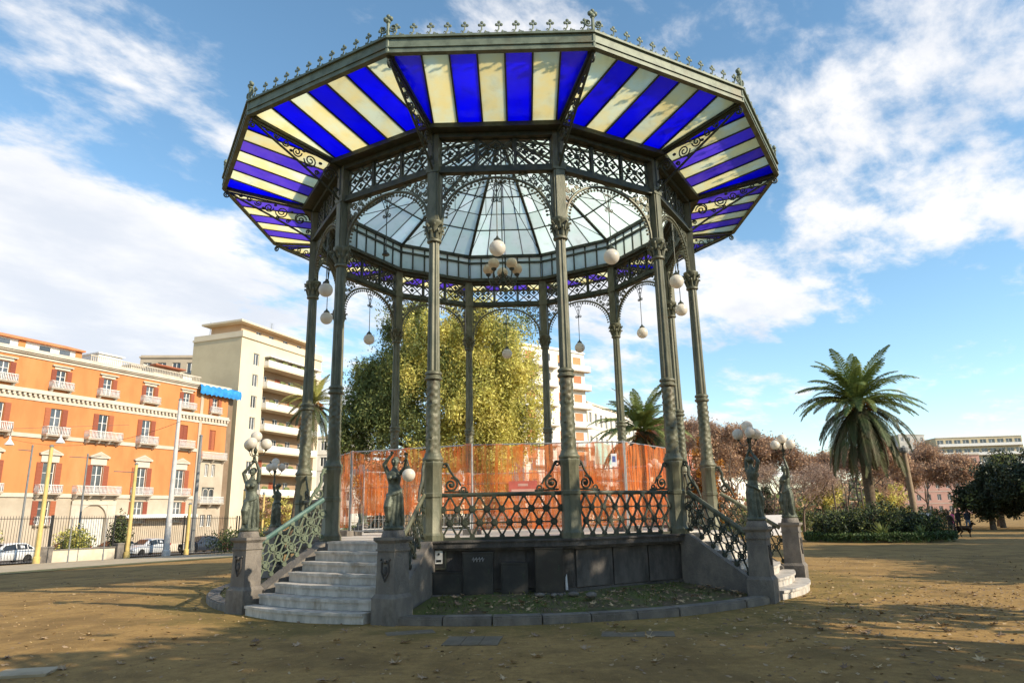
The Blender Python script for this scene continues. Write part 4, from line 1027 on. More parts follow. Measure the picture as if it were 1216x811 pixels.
# portal
q = MB(); w, h = 1.55, 2.05
q.box(-2.6, -.22, -1.4+1.4, -1.56, -.001, 5.4); q.box(1.56, -.22, 0, 2.6, -.001, 5.4); q.box(-2.6, -.26, 5.0, 2.6, -.001, 5.42)
arcp = [(1.55*cos(pi*i/16), 3.6+1.45*sin(pi*i/16)) for i in range(17)]
for i in range(16):
    (x0, z0), (x1, z1) = arcp[i], arcp[i+1]
    q.add([(x0, -.2, z0), (x1, -.2, z1), (x1, -.2, 5.0), (x0, -.2, 5.0)], [(0, 1, 2, 3)]); q.add([(x0, -.2, z0), (x1, -.2, z1), (x1, .3, z1), (x0, .3, z0)], [(0, 1, 2, 3)])
po = q.build('portal', M['stuccol'], pal, (12.1, 0, .1))
for s in (-1, 1):
    q = MB(); pts = [(0, 0)]+[(0, 4.75)]; 
    m_ = 8; prof = [(0, 0), (1.53, 0)]+[(1.53*cos(pi/2*i/m_), 3.6+1.4*sin(pi/2*i/m_)) for i in range(m_+1)]
    q.add([(s*x, .2, z) for x, z in prof], [tuple(range(len(prof)))]); q.box(s*.75-.5, .17, .4, s*.75+.5, .199, 1.9); q.box(s*.75-.5, .17, 2.1, s*.75+.5, .199, 3.5)
    q.build('door_leaf', M['gate'], po)
# end bay
window(pal, 27.9, zl(15.76), 1.0, 1.98, .28, shut=1); balcony(pal, 27.9, zl(15.74), 2.0, .5, .72, 2, y=.06)
window(pal, 27.9, zl(10.76), 1.0, 2.6, .28, closed=True); balcony(pal, 28.0, zl(9.6), 4.3, .7, .8, 3, y=.06)
for u in (27.4, 28.5): window(pal, u, zl(7.31), .6, 1.58, .28, muntin=0); window(pal, u+(-.0 if u < 28 else .0), zl(.91), .78, 1.46, .28, muntin=0)
q = MB()
for u in (27.45, 28.4):
    for i in range(10):
        a0, a1 = pi*i/10, pi*(i+1)/10
        q.tube([(u+.42*cos(a0), 0, zl(5.3)+.42*sin(a0)), (u+.42*cos(a1), 0, zl(5.3)+.42*sin(a1))], .05, 4)
    q.tube([(u-.42, 0, zl(3.9)), (u-.42, 0, zl(5.3))], .05, 4); q.tube([(u+.42, 0, zl(3.9)), (u+.42, 0, zl(5.3))], .05, 4)
q.build('loggia_arches', M['stuccol'], pal)
q = MB(); q.box(26.9, .34, zl(3.9), 28.9, .36, zl(5.9)); q.build('loggia_glass', M['glassdark'], pal)
balcony(pal, 27.9, zl(3.85), 4.0, .9, .8, 3, y=.06)
q = MB(); q.box(15, -1.6, 4.1-.2, 25, -.001, 4.2-.2); q.box(15, -1.65, 3.6, 25, -1.6, 3.9); q.build('shop_awning', M['white'], pal)
# blue tarpaulin wrapped over the damaged cornice
q = MB(); nx_ = 26
for i in range(nx_+1):
    u = 24.6+7.1*i/nx_; s1, s2 = .12*sin(i*1.7)+.1*random.random(), .10*sin(i*2.3+1)
    q.v += [(u, -.75+.05*sin(i*2.), zl(17.9)+s2), (u, -.85+.05*sin(i*1.3), zl(18.5)), (u, -.7, zl(19.0)+s1), (u, .3, zl(19.35)+s1*.5)]
for i in range(nx_):
    for j in range(3): a_ = i*4+j; q.f.append((a_, a_+4, a_+5, a_+1)); q.m.append(0)
q.build('tarpaulin', M['tarp'], pal, smooth=30)
# roof storeys
q = MB(); q.box(U0, 1.2, zl(19.4), 9.3, 12, zl(20.45)); q.build('roof_storey', M['white'], pal)
q = MB(); q.box(U0, .7, zl(20.45), 9.5, 12.4, zl(20.62)); q.hexa([(U0, .7, zl(20.62)), (9.5, .7, zl(20.62)), (9.5, 12, zl(20.62)), (U0, 12, zl(20.62)), (U0, 3, zl(21.3)), (8.7, 3, zl(21.3)), (8.7, 11, zl(21.3)), (U0, 11, zl(21.3))]); q.build('roof', M['roofo'], pal)
for u in (-9, -6, -2, 1, 5.2, 7.4): 
    q = MB(); q.box(-.7, -.05, 0, .7, -.001, .72); f = q.build('roof_window', M['white'], pal, (u, 1.2, zl(19.6))); q = MB(); q.box(-.6, -.06, .08, .6, -.0505, .66); q.build('pane', M['glassdark'], f)
for u in (2.8, 9.0):
    q = MB(); q.box(-.35, -.1, 0, .35, -.001, 1.0); q.build('roof_pier', M['orange'], pal, (u, 1.2, zl(19.4)))
def roof_box(u0_, u1_, z1, y0, m):
    q = MB(); q.box(u0_, y0, zl(19.4), u1_, y0+4, zl(z1)-.15); q.box(u0_-.2, y0-.25, zl(z1)-.149, u1_+.2, y0+4.2, zl(z1)); return q.build('roof_room', M[m], pal)
roof_box(11.6, 14.6, 21.0, 1.5, 'white'); roof_box(16.6, 18.2, 20.6, 2.5, 'stuccol'); roof_box(19.3, 23.4, 21.0, 1.8, 'stuccol'); roof_box(23.9, 25.4, 20.6, 2.0, 'white')
q = MB(); q.box(18.6, .6, zl(20.75), 23.2, 1.7, zl(20.9)); q.build('red_awning', M['shutter'], pal)
q = MB()
for i in range(64): x = 9.6+i*.24; q.tube([(x, -.2, zl(19.4)), (x, -.2, zl(20.05))], .045, 4)
q.tube([(9.5, -.2, zl(20.08)), (25, -.2, zl(20.08))], .07, 4)
tag(q.build('roof_balustrade', M['stuccol'], pal), kind='stuff')

# ---- generic blocks of flats further along
def block(name, label, loc, rz, w, d, h, floors, bays_, wallm, trim='stuccol', winm='glassdark', cat='building', base=0., bal=(), side=False, wh=1.7, ww=1.1, shut=False, wz=.8, par_h=.5, sidem=None, roofm=None):
    t = thing(name, label, cat, loc, rz)
    fh = (h-base)/floors; ops_ = []
    for f in range(floors):
        for i in range(bays_):
            u = w*(i+.5)/bays_; ops_.append((u-ww/2, u+ww/2, base+f*fh+wz, base+f*fh+wz+wh))
    q = MB(); wall_openings(q, 0, w, -1, h, ops_, 0, .25); q.build('wall', M[wallm], t)
    q = MB(); q.add([(0, 0, -1), (0, d, -1), (0, d, h), (0, 0, h), (w, 0, -1), (w, d, -1), (w, d, h), (w, 0, h)], [(3, 2, 1, 0), (4, 5, 6, 7), (1, 2, 6, 5), (3, 0, 4, 7) if False else (3, 7, 6, 2)])
    q.build('side_wall', M[sidem or wallm], t)
    q = MB(); q.box(-.15, -.2, h-.001, w+.15, -.0, h+.25); q.box(-.1, .001, h+.001, w+.1, d+.1, h+.2); q.box(0, .05, h+.2, w, .25, h+par_h)
    for f in range(1, floors): q.box(.001, -.06, base+f*fh-.1, w-.001, -.001, base+f*fh+.06)
    q.build('cornice', M[trim], t)
    for j, (a_, b_, c_, d_) in enumerate(ops_): window(t, (a_+b_)/2, c_, ww, wh, .2, shut=shut, muntin=0)
    for (f, u, bw) in bal: balcony(t, u, base+f*fh+.02, bw, 1.0, 1.0, 0, m=trim, solid=True)
    if roofm: q = MB(); q.hexa([(-.3, -.3, h+.5), (w+.3, -.3, h+.5), (w+.3, d, h+.5), (-.3, d, h+.5), (.5, 2.5, h+2.2), (w-.5, 2.5, h+2.2), (w-.5, d-2, h+2.2), (.5, d-2, h+2.2)]); q.build('roof', M[roofm], t)
    return t
# cream block of flats beside the palace
CAZ = atan2(.942, .337)
cb = thing('cream_apartment_block', 'tall cream block of flats with stacked balconies and a bare tan side wall', 'building', (-39.8, 79.3, -1.6), CAZ)
H_ = 29.2; ops_ = []; lv = [25.4-3.18*i for i in range(8)]
for z in lv: ops_.append((2.7, 3.9, z-1.5+1.6, z-.0+1.6+.3))
q = MB(); wall_openings(q, 0, 5.1, -1, H_, ops_, 0, .25)
wall_openings(q, 5.1, 18.2, H_-3.1, H_, [], 0, .25); wall_openings(q, 18.2, 19.3, -1, H_, [], 0); q.add([(5.1, 0, -1), (5.1, 1.3, -1), (5.1, 1.3, H_-3.1), (5.1, 0, H_-3.1), (18.2, 0, -1), (18.2, 1.3, -1), (18.2, 1.3, H_-3.1), (18.2, 0, H_-3.1)], [(0, 3, 2, 1), (4, 5, 6, 7), (3, 7, 6, 2)])
q.build('wall', M['cream_wall'], cb)
ops2 = [(u-.6, u+.6, z-1.3+1.6, z+1.6+.8) for z in lv for u in (6.9, 9.9, 13.2, 16.3)]
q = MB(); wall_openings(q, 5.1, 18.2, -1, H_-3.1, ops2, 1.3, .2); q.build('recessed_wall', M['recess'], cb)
for a_, b_, c_, d_ in ops_: window(cb, 3.3, c_, 1.2, 1.78, .2, muntin=0)
for i, (a_, b_, c_, d_) in enumerate(ops2): window(cb, (a_+b_)/2, c_, 1.2, d_-c_-.01, 1.42, muntin=0, closed=(i*7 % 5 == 0))
for z in lv:
    q = MB(); q.box(5.0, -.9, z-1.5+1.6, 18.0, 1.29, z-1.2+1.6); bb = q.build('balcony', M['cream_wall'], cb)
    q = MB(); q.box(5.0, -.9, z-1.199+1.6, 18.0, -.78, z-.5+1.6); q.box(5.0, -.78, z-1.199+1.6, 5.12, -.001, z-.5+1.6); q.box(17.88, -.78, z-1.199+1.6, 18.0, -.001, z-.5+1.6); q.box(4.97, -.93, z-.499+1.6, 18.03, -.75, z-.40+1.6)
    for i in range(22): q.box(5.2+i*.58, -.93, z-1.05+1.6, 5.55+i*.58, -.901, z-.6+1.6)
    q.build('balustrade', M['white'], bb)
    for i in range(5):
        rs_ = random.Random(int(z*10)+i)
        if rs_.random() < .6:
            q = MB(); x_ = 5.6+i*2.5+rs_.random(); q.sphere((x_, -.7, z-.25+1.6), .35, 7, 5, sc=(1.3, .6, .9)); q.sphere((x_+.5, -.68, z-.3+1.6), .28, 6, 5); q.build('potted_plant', M['leafy'], bb)
q = MB(); q.box(5.05, -1.2, zl(24.6)+1.6-1.5+.9, 18.1, .0, zl(24.75)+1.6-1.5+.9); q.build('sun_blind', M['white'], cb)
q = MB(); q.add([(0, 0, -1), (0, 9, -1), (0, 9, H_), (0, 0, H_), (19.3, 0, -1), (19.3, 9, -1), (19.3, 9, H_), (19.3, 0, H_)], [(3, 2, 1, 0), (4, 5, 6, 7), (1, 2, 6, 5)]); q.build('party_wall', M['tan_wall'], cb)
q = MB(); q.box(-.15, -.25, H_, 19.4, 9.1, H_+.3); q.box(0, -.1, H_+.3, 19.3, .1, H_+1.0); q.box(0, .1, H_+.3, .2, 9, H_+.9); q.build('cornice', M['cream_wall'], cb)
q = MB(); wall_openings(q, 2.2, 18.5, H_+.3, H_+2.7, [(u-.6, u+.6, H_+.7, H_+2.3) for u in (6, 9, 12.4, 16)], 2.2, .2); q.add([(2.2, 2.2, H_+.3), (2.2, 8, H_+.3), (2.2, 8, H_+2.7), (2.2, 2.2, H_+2.7)], [(3, 2, 1, 0)]); q.build('attic_wall', M['attic'], cb)
for u in (6, 9, 12.4, 16): window(cb, u, H_+.71, 1.2, 1.58, 2.36, muntin=0)
q = MB(); q.box(.8, 1.0, H_+2.7, 19, 8.6, H_+3.0); q.build('attic_roof', M['cream_wall'], cb)
q = MB(); q.tube([(11, 4, H_+3), (11, 4, H_+5.2)], .05, 4)
for i in range(5): q.tube([(10.5, 4, H_+4.3+i*.2), (11.5, 4, H_+4.4+i*.2)], .025, 4)
q.tube([(3, 9, H_+1), (3, 9, H_+4)], .04, 4); tag(q.build('roof_aerial', M['steel'], cb), kind='stuff')
block('grey_flats', 'grey concrete flats rising behind the roof of the orange palace', (-61.5, 92, -1.6), .1, 11.5, 9, 29.3, 9, 5, 'stucco', 'stucco', wh=1.7, ww=1.3)
t = block('roof_flats', 'low brown roof storey between the palace and the cream flats', (-52, 76, -1.6), CAZ, 7, 8, 24.2, 7, 3, 'stucco', 'stuccol', wh=1.6, ww=1.2)
block('small_white_house', 'small white house far off in the gap beside the palm trunk', (-37.5, 112, -1.7), CAZ-1.2, 9, 8, 17.8, 6, 4, 'whitewall', 'stuccol', wh=1.7, ww=1.1)
block('red_roofed_house', 'low house with a reddish roof below the small white house', (-32, 98, -1.7), CAZ-1.2, 12, 7, 10.5, 4, 5, 'whitewall', 'stuccol', wh=1.5, ww=1., roofm='roofo')
# right of the eucalyptus
SAZ = atan2(.60, .80)
t = block('white_flats', 'tall white flats with orange brown blinds and balconies, right of the yellow green tree', (1.0, 99.5, -.8), SAZ, 14.5, 12, 31.0, 9, 4, 'whitewall', 'white', wh=2.1, ww=1.9, wz=.55, bal=[(f, 12.6, 5.2) for f in range(1, 9)]+[(f, 4.5, 5.5) for f in range(1, 9)])
for f in range(1, 9):
    for u in (1.81, 9.06, 12.7):
        q = MB(); q.box(-.93, .02, 0, .93, .06, 1.35); q.build('blind', M['awn_o'], t, (u, .05, f*31/9+.55+.72))
block('white_terrace', 'long white terrace of flats with dark windows, left of the middle palm', (13.0, 110, -.9), atan2(.89, .46), 36, 9, 22.2, 5, 13, 'whitewall', 'stuccol', wh=2.4, ww=1.3, wz=.6, shut=False, bal=[(3, 18, 35), (2, 18, 35)])
t = thing('site_hoarding', 'pale green sheeted scaffold against the white terrace', 'scaffold', (13.4, 104.0, -.8), .9)
q = MB()
for i in range(13):
    for j in range(7): q.v.append((i*.42, .1*sin(i*1.9+j), 10.6+j*.62-.05*i*.0+.0))
for i in range(12):
    for j in range(6): a_ = i*7+j; q.f.append((a_, a_+7, a_+8, a_+1)); q.m.append(0)
q.build('sheeting', M['teal'], t, smooth=40)
q = MB()
for x in (0, 2.5, 5.04): q.tube([(x, .25, 0), (x, .25, 14.4)], .05, 5)
q.tube([(0, .25, 10.6), (5, .25, 10.6)], .04, 4); q.tube([(0, .25, 14.3), (5, .25, 14.3)], .04, 4); q.build('scaffold_frame', M['steel'], t)
block('red_terrace', 'brick red terrace with pale window rows behind the right columns', (36, 147, -1), atan2(.87, .5), 36, 12, 24.2, 6, 12, 'redwall', 'whitewall', wh=2.2, ww=1.3, wz=.7)
block('teal_roofed_block', 'white building with a pale teal roof edge beyond the red terrace', (56, 182, -1), atan2(.87, .5), 36, 12, 23, 6, 10, 'whitewall', 'teal', wh=2., ww=1.4, roofm='teal')
block('pink_palace', 'pink building behind the leaning post, partly hidden by bare trees', (104, 176, -1), -.2, 20, 9, 15.5, 5, 8, 'pink', 'stuccol', wh=1.6, ww=1.0)
t = block('hillside_flats', 'long beige hillside flats with bands of white balconies, far right', (157, 247, 6), -.12, 30, 12, 20, 6, 10, 'tan_wall', 'white', wh=1.7, ww=2.2, bal=[(f, 15, 29) for f in range(1, 6)])
block('hillside_tower', 'grey block at the left end of the hillside flats', (146, 252, 6), .25, 12, 12, 22, 7, 4, 'greywall', 'greywall', wh=1.6, ww=1.2)
block('hillside_house', 'small white and pink house on the hill at the right edge', (188, 250, 6), -.1, 18, 10, 13, 4, 6, 'pink', 'white', wh=1.5, ww=1.2)
M['hill'] = mat('wooded_hill', (.12, .10, .05), (.09, .085, .045), .06, .95)
mb = MB()
for i in range(41):
    for j in range(11):
        x = 60+i*7.; y = 190+j*16.; hgt = 15*math.exp(-((x-175)/70)**2)*(1-math.exp(-(y-190)/28.))
        mb.v.append((x, y, -1.2+hgt+.8*sin(x*.21+j)))
for i in range(40):
    for j in range(10): a_ = i*11+j; mb.f.append((a_, a_+11, a_+12, a_+1)); mb.m.append(0)
tag(mb.build('hill', M['hill'], smooth=60), 'low wooded hill under the far flats', kind='structure')

# ------------------------------------------------------------------ vegetation
M['bark'] = mat('brown_bark', (.13, .095, .07), (.20, .155, .115), 5, .95, 0, .8, 18)
M['bark_grey'] = mat('grey_bark', (.17, .145, .12), (.25, .22, .19), 5, .95, 0, .6, 18)
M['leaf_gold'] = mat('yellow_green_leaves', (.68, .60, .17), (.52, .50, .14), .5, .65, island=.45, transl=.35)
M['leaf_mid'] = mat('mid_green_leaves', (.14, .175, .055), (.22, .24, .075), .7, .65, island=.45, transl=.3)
M['leaf_dark'] = mat('dark_evergreen_leaves', (.030, .045, .022), (.05, .065, .03), .8, .55, island=.5, transl=.15)
M['leaf_amber'] = mat('amber_leaves', (.52, .23, .04), (.40, .17, .04), .8, .7, island=.45, transl=.35)
M['leaf_rust'] = mat('rusty_twig_leaves', (.50, .31, .19), (.40, .24, .145), .9, .8, island=.45, transl=.25)
M['twig'] = mat('purple_brown_twigs', (.32, .22, .17), (.42, .31, .24), 2, .9, island=.4)
M['palm_leaf'] = mat('palm_leaflets', (.13, .175, .045), (.20, .23, .07), 1.2, .5, rnd=.35, transl=.22)
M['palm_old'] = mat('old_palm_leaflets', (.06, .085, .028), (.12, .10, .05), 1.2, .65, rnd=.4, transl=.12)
M['palm_gold'] = mat('yellowed_palm_leaflets', (.22, .22, .055), (.30, .26, .07), 1.2, .5, rnd=.3, transl=.25)
M['palm_trunk'] = mat('palm_trunk', (.10, .07, .045), (.17, .125, .08), 3, .95, 0, .8, 14, stretch=(1, 1, 2.5))
M['fruit'] = mat('orange_fruit_stalks', (.62, .22, .03), (.50, .15, .03), 4, .7)

def limbs(mb, p, d, L, r, depth, spread, rs, ends, up=.15, seg=3, n=5, kids=(2, 3), ratio=(.62, .82)):
    pts, rad = [Vector(p)], [r]; d = Vector(d).normalized()
    for i in range(seg):
        d = (d+Vector((rs.gauss(0, .12), rs.gauss(0, .12), rs.gauss(0, .08)+up*.3))).normalized()
        pts.append(pts[-1]+d*L/seg); rad.append(r*(1-.35*(i+1)/seg))
    mb.tube(pts, rad, n)
    if depth == 0: ends.append((pts[-1], d)); return
    for k in range(rs.choice(kids)):
        q = pts[-1] if k < 2 else pts[-2]
        ax = Vector((rs.gauss(0, 1), rs.gauss(0, 1), rs.gauss(0, .6))); ax = (ax-d*ax.dot(d)); ax.normalize()
        nd = (d+ax*spread*rs.uniform(.6, 1.3)+Vector((0, 0, up))).normalized()
        limbs(mb, q, nd, L*rs.uniform(*ratio), r*.62, depth-1, spread, rs, ends, up, seg, max(3, n-1) if depth < 3 else n, kids, ratio)
    if depth <= 2: ends.append((pts[-1], d))

def leafy_tree(name, label, pos, h_trunk, blobs, nleaf, L, Wd, mats, seed, droop=.3, trunk_r=.3, cat='tree', group=None, bark='bark', gap=.35, mixw=None, clump=.55):
    """trunk with limbs reaching into every clump; leaves gathered in many clumps inside the blobs"""
    rs = random.Random(seed); g = np.random.default_rng(seed)
    t = thing(name, label, cat, pos, 0, group)
    mb = MB(); top = Vector((rs.uniform(-.3, .3), rs.uniform(-.3, .3), h_trunk))
    mb.tube([(0, 0, -.15), (top.x*.3, top.y*.3, h_trunk*.5), top], [trunk_r*1.25, trunk_r, trunk_r*.8], 9)
    P = []; mi = []
    tot = sum(b[3]*b[4]*b[5] for b in blobs)
    for bi, (bx, by, bz, rx, ry, rz_) in enumerate(blobs):
        c = Vector((bx, by, bz)); mid = top.lerp(c, .5)+Vector((rs.uniform(-.4, .4), rs.uniform(-.4, .4), .2))
        mb.tube([top*.9, mid, c], [trunk_r*.5, trunk_r*.3, trunk_r*.12], 6)
        nb = int(nleaf*(rx*ry*rz_)/tot); ncl = max(6, int(9*(rx*ry*rz_)**.5/clump**1.2*.5))
        for k in range(ncl):
            v = g.normal(size=3); v /= np.linalg.norm(v); rad = g.random()**.45
            cc = np.array([bx+v[0]*rx*rad, by+v[1]*ry*rad, bz+v[2]*rz_*rad])
            if k % 3 == 0: mb.tube([c, c.lerp(Vector(cc), .6)+Vector((0, 0, .1)), Vector(cc)], [trunk_r*.13, trunk_r*.08, .015], 4)
            m_ = max(3, nb//ncl); s = clump*g.uniform(.6, 1.3)
            q = cc+np.clip(g.normal(size=(m_, 3)), -1.9, 1.9)*np.array([s*.55, s*.55, s*(.5+droop*.6)]); q[:, 2] -= np.abs(g.normal(size=m_))*droop*s*.8
            P.append(q); pick = g.random() if mixw is None else None
            mi.append(np.full(m_, (0 if g.random() < (mixw(cc) if mixw else .6) else 1), dtype=np.int32))
    P = np.concatenate(P); mi = np.concatenate(mi)
    ok = P[:, 2] > .1; P = P[ok]; mi = mi[ok]
    mb.build('trunk', M[bark], t, smooth=60)
    me = leaves('crown', P, L, Wd, [M[m] for m in mats], droop, mi)
    link('crown', me, t)
    return t
def bare_tree(name, label, pos, h, seed, leafm, nleaf, spread=.75, trunk_r=.14, group='bare brown trees behind the bandstand', L=.22, depth=5, up=.12, spr=.5, cat='tree'):
    rs = random.Random(seed); g = np.random.default_rng(seed)
    t = thing(name, label, cat, pos, 0, group)
    mb = MB(); ends = []
    limbs(mb, (0, 0, -.1), (rs.uniform(-.08, .08), rs.uniform(-.08, .08), 1), h*.39, trunk_r, depth, spread, rs, ends, up)
    # fine twigs off every end
    tw = np.array([[*e[0]] for e in ends]); dr = np.array([[*e[1]] for e in ends])
    idx = g.integers(0, len(tw), nleaf)
    A = dr[idx]*.5+g.normal(size=(nleaf, 3))*.5+np.array([0, 0, .15]); A /= np.linalg.norm(A, axis=1)[:, None]
    ln = g.uniform(.35, .9, nleaf)[:, None]*h/9
    C0 = tw[idx]+A*ln*.5+g.normal(size=(nleaf, 3))*spr*.4
    B = np.cross(A, unit(nleaf)); B /= np.linalg.norm(B, axis=1)[:, None]
    mb.build('trunk', M['bark'], t, smooth=60)
    link('twigs', quadcloud('twigs', C0, A*ln/2, B*.011, M['twig']), t)
    k = int(nleaf*.75); q = C0[:k]+g.normal(size=(k, 3))*.22*spr*2
    link('crown', leaves('crown', q, L, L*.5, [M[leafm]], 0.), t)
    return t
G_ = lambda x, y, dz=0.: (x, y, gz(x, y)+dz)
# great yellow-green tree behind the bandstand: sunny right, shaded left painted by leaf colour
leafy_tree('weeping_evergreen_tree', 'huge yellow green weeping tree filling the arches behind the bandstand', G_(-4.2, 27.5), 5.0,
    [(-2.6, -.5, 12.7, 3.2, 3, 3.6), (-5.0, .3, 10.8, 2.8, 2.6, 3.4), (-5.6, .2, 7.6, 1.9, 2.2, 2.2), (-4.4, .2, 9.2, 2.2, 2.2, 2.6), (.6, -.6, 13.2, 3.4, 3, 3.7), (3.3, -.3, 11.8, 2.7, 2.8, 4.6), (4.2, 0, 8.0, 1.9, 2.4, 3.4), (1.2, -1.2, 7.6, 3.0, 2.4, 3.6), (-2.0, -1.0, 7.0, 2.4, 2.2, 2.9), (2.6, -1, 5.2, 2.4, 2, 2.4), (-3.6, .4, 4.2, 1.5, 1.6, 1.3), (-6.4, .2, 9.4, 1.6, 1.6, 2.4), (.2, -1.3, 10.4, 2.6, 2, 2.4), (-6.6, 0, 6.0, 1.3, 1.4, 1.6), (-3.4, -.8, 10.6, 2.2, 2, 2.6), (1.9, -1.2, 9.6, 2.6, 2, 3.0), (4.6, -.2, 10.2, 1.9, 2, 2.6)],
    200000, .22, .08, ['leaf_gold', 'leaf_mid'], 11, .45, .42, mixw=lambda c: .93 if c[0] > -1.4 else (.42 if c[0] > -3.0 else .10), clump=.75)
leafy_tree('amber_tree', 'pyramid shaped tree with amber autumn leaves behind the right stairs', G_(11.6, 24.6), 1.6,
    [(0, 0, 2.6, 1.5, 1.5, 1.3), (.1, 0, 4.0, 1.1, 1.1, 1.3), (0, 0, 5.3, .6, .6, .9), (1.1, .3, 2.2, .9, .9, .9), (-.9, 0, 1.9, .9, .9, .8)], 9000, .17, .10, ['leaf_amber', 'leaf_rust'], 21, .1, .12, clump=.4)
leafy_tree('amber_tree', 'small amber and green tree showing through the orange net', G_(5.2, 28.5), 1.5, [(0, 0, 2.8, 1.5, 1.3, 1.4), (-.6, 0, 3.6, 1., 1, 1.)], 6000, .17, .1, ['leaf_amber', 'leaf_mid'], 22, .1, .11, clump=.4)
leafy_tree('amber_tree', 'reddish shrub tree at the left foot of the huge weeping tree', G_(-9.2, 26.0), 1.2, [(0, 0, 3.6, 1., 1, 1.7), (.6, 0, 2.2, .9, .9, 1)], 3600, .16, .09, ['leaf_rust', 'leaf_amber'], 23, .1, .09, clump=.4)
t = thing('reed_clump', 'clump of pale dry reed stems before the weeping tree', 'reeds', G_(-6.6, 24.5), 0)
rs = random.Random(4); mb = MB()
for i in range(90):
    a, l = rs.uniform(0, 2*pi), rs.uniform(.1, .95); h = rs.uniform(2.6, 5.4)
    mb.tube([(.25*cos(a)*l, .25*sin(a)*l, 0), (.6*cos(a)*l, .6*sin(a)*l, h*.6), (1.15*cos(a)*l, 1.15*sin(a)*l, h)], [.022, .016, .006], 3)
mb.build('stems', mat('dry_reed', (.42, .30, .20), (.34, .25, .15), 2, .8, island=.3), t)
bare = [(20.5, 47.5, 9.5, 'wide bare russet tree behind the nearer right statue'), (23.8, 50.5, 9.0, 'bare russet tree directly behind the farther right statue'), (27.5, 53, 8.8, 'bare russet tree between the statues and the palm'),
        (18.2, 54, 9.8, 'tall bare russet tree left of the right statues'), (31.5, 50, 7.6, 'bare russet tree just left of the right palm'), (15, 50, 8.6, 'bare brown tree behind the amber pyramid tree'), (34.5, 57, 7.5, 'russet tree hidden behind the right palm skirt')]
for i, (x, y, h, lab) in enumerate(bare): bare_tree('bare_tree', lab, G_(x, y), h*.98, 31+i, 'leaf_rust', 9500)
for i, (x, y, h, lab) in enumerate([(19.2, 36, 5.2, 'low purple brown bare tree beside the dark conical tree'), (22.3, 38, 5.0, 'low purple brown bare tree right of the farther statue'), (26.0, 42, 4.6, 'low spreading bare tree before the right palm')]):
    bare_tree('bare_tree', lab, G_(x, y), h, 51+i, 'twig', 3600, .9, .12, L=.10)
for i, (x, y, h, lab) in enumerate([(38.5, 56, 7.0, 'rusty brown tree behind the leaning pale post'), (44, 60, 7.4, 'rusty brown tree under the hillside flats'), (41, 50, 6.0, 'rusty tree next to the dark evergreens on the right'), (48.5, 66, 7.5, 'far rusty tree between the post and the dark evergreens')]):
    bare_tree('bare_tree', lab, G_(x, y), h, 61+i, 'leaf_rust', 7500)
leafy_tree('conical_evergreen', 'slim dark conical evergreen between the two right statues', G_(20.3, 40), .8, [(0, 0, 1.8, .8, .8, 1.), (0, 0, 3.2, .6, .6, 1.1), (0, 0, 4.7, .35, .35, .9)], 3400, .16, .06, ['leaf_dark', 'leaf_mid'], 71, .2, .1, mixw=lambda c: .9, clump=.35)
leafy_tree('young_tree', 'bright green young tree behind the left fronds of the right palm', G_(25.6, 41.5), 1.6, [(0, 0, 3.0, 1.4, 1.2, 1.1), (.8, 0, 3.6, .9, .9, .8)], 3600, .2, .09, ['leaf_gold', 'leaf_mid'], 72, .2, .08, clump=.4)
leafy_tree('young_tree', 'yellow green bushy tree right of the palm trunk', G_(31.5, 44), 1.2, [(0, 0, 2.2, 1.6, 1.3, 1.4), (1.8, .4, 2.3, 1.3, 1.2, 1.6)], 5000, .2, .09, ['leaf_gold', 'leaf_rust'], 73, .2, .09, clump=.4)
# dark evergreens at the right edge
for i, (x, y, r, h, lab) in enumerate([(41.4, 44.8, 2.4, 6.0, 'leftmost of the dark evergreens at the right edge, low crown'), (42.6, 40.5, 2.6, 7.4, 'dense dark evergreen in front at the right edge'), (46.2, 43, 2.9, 8.4, 'tallest dark evergreen cut by the right edge of the photo'),
                                      (46.4, 51, 2.6, 7.4, 'dark evergreen in the second row at the right'), (51, 50, 3, 8.8, 'dark evergreen in the back row at the right edge'), (51, 58.5, 2.8, 7.5, 'far dark evergreen closing the park avenue')]):
    leafy_tree('dark_evergreen_tree', lab, G_(x, y), 2.1, [(0, 0, h*.42, r, r, h*.26), (.3*r, -.4*r, h*.36, r*.9, r*.8, h*.16), (.6*r, -.2, h*.70, r*.7, r*.7, h*.22), (-.55*r, .2, h*.5, r*.75, r*.75, h*.22), (0, -.3*r, h*.8, r*.6, r*.6, h*.17)], 11000, .30, .13, ['leaf_dark', 'leaf_mid'], 81+i, .1, .22, group='dark evergreens at the right edge', mixw=lambda c: .93, clump=.6)
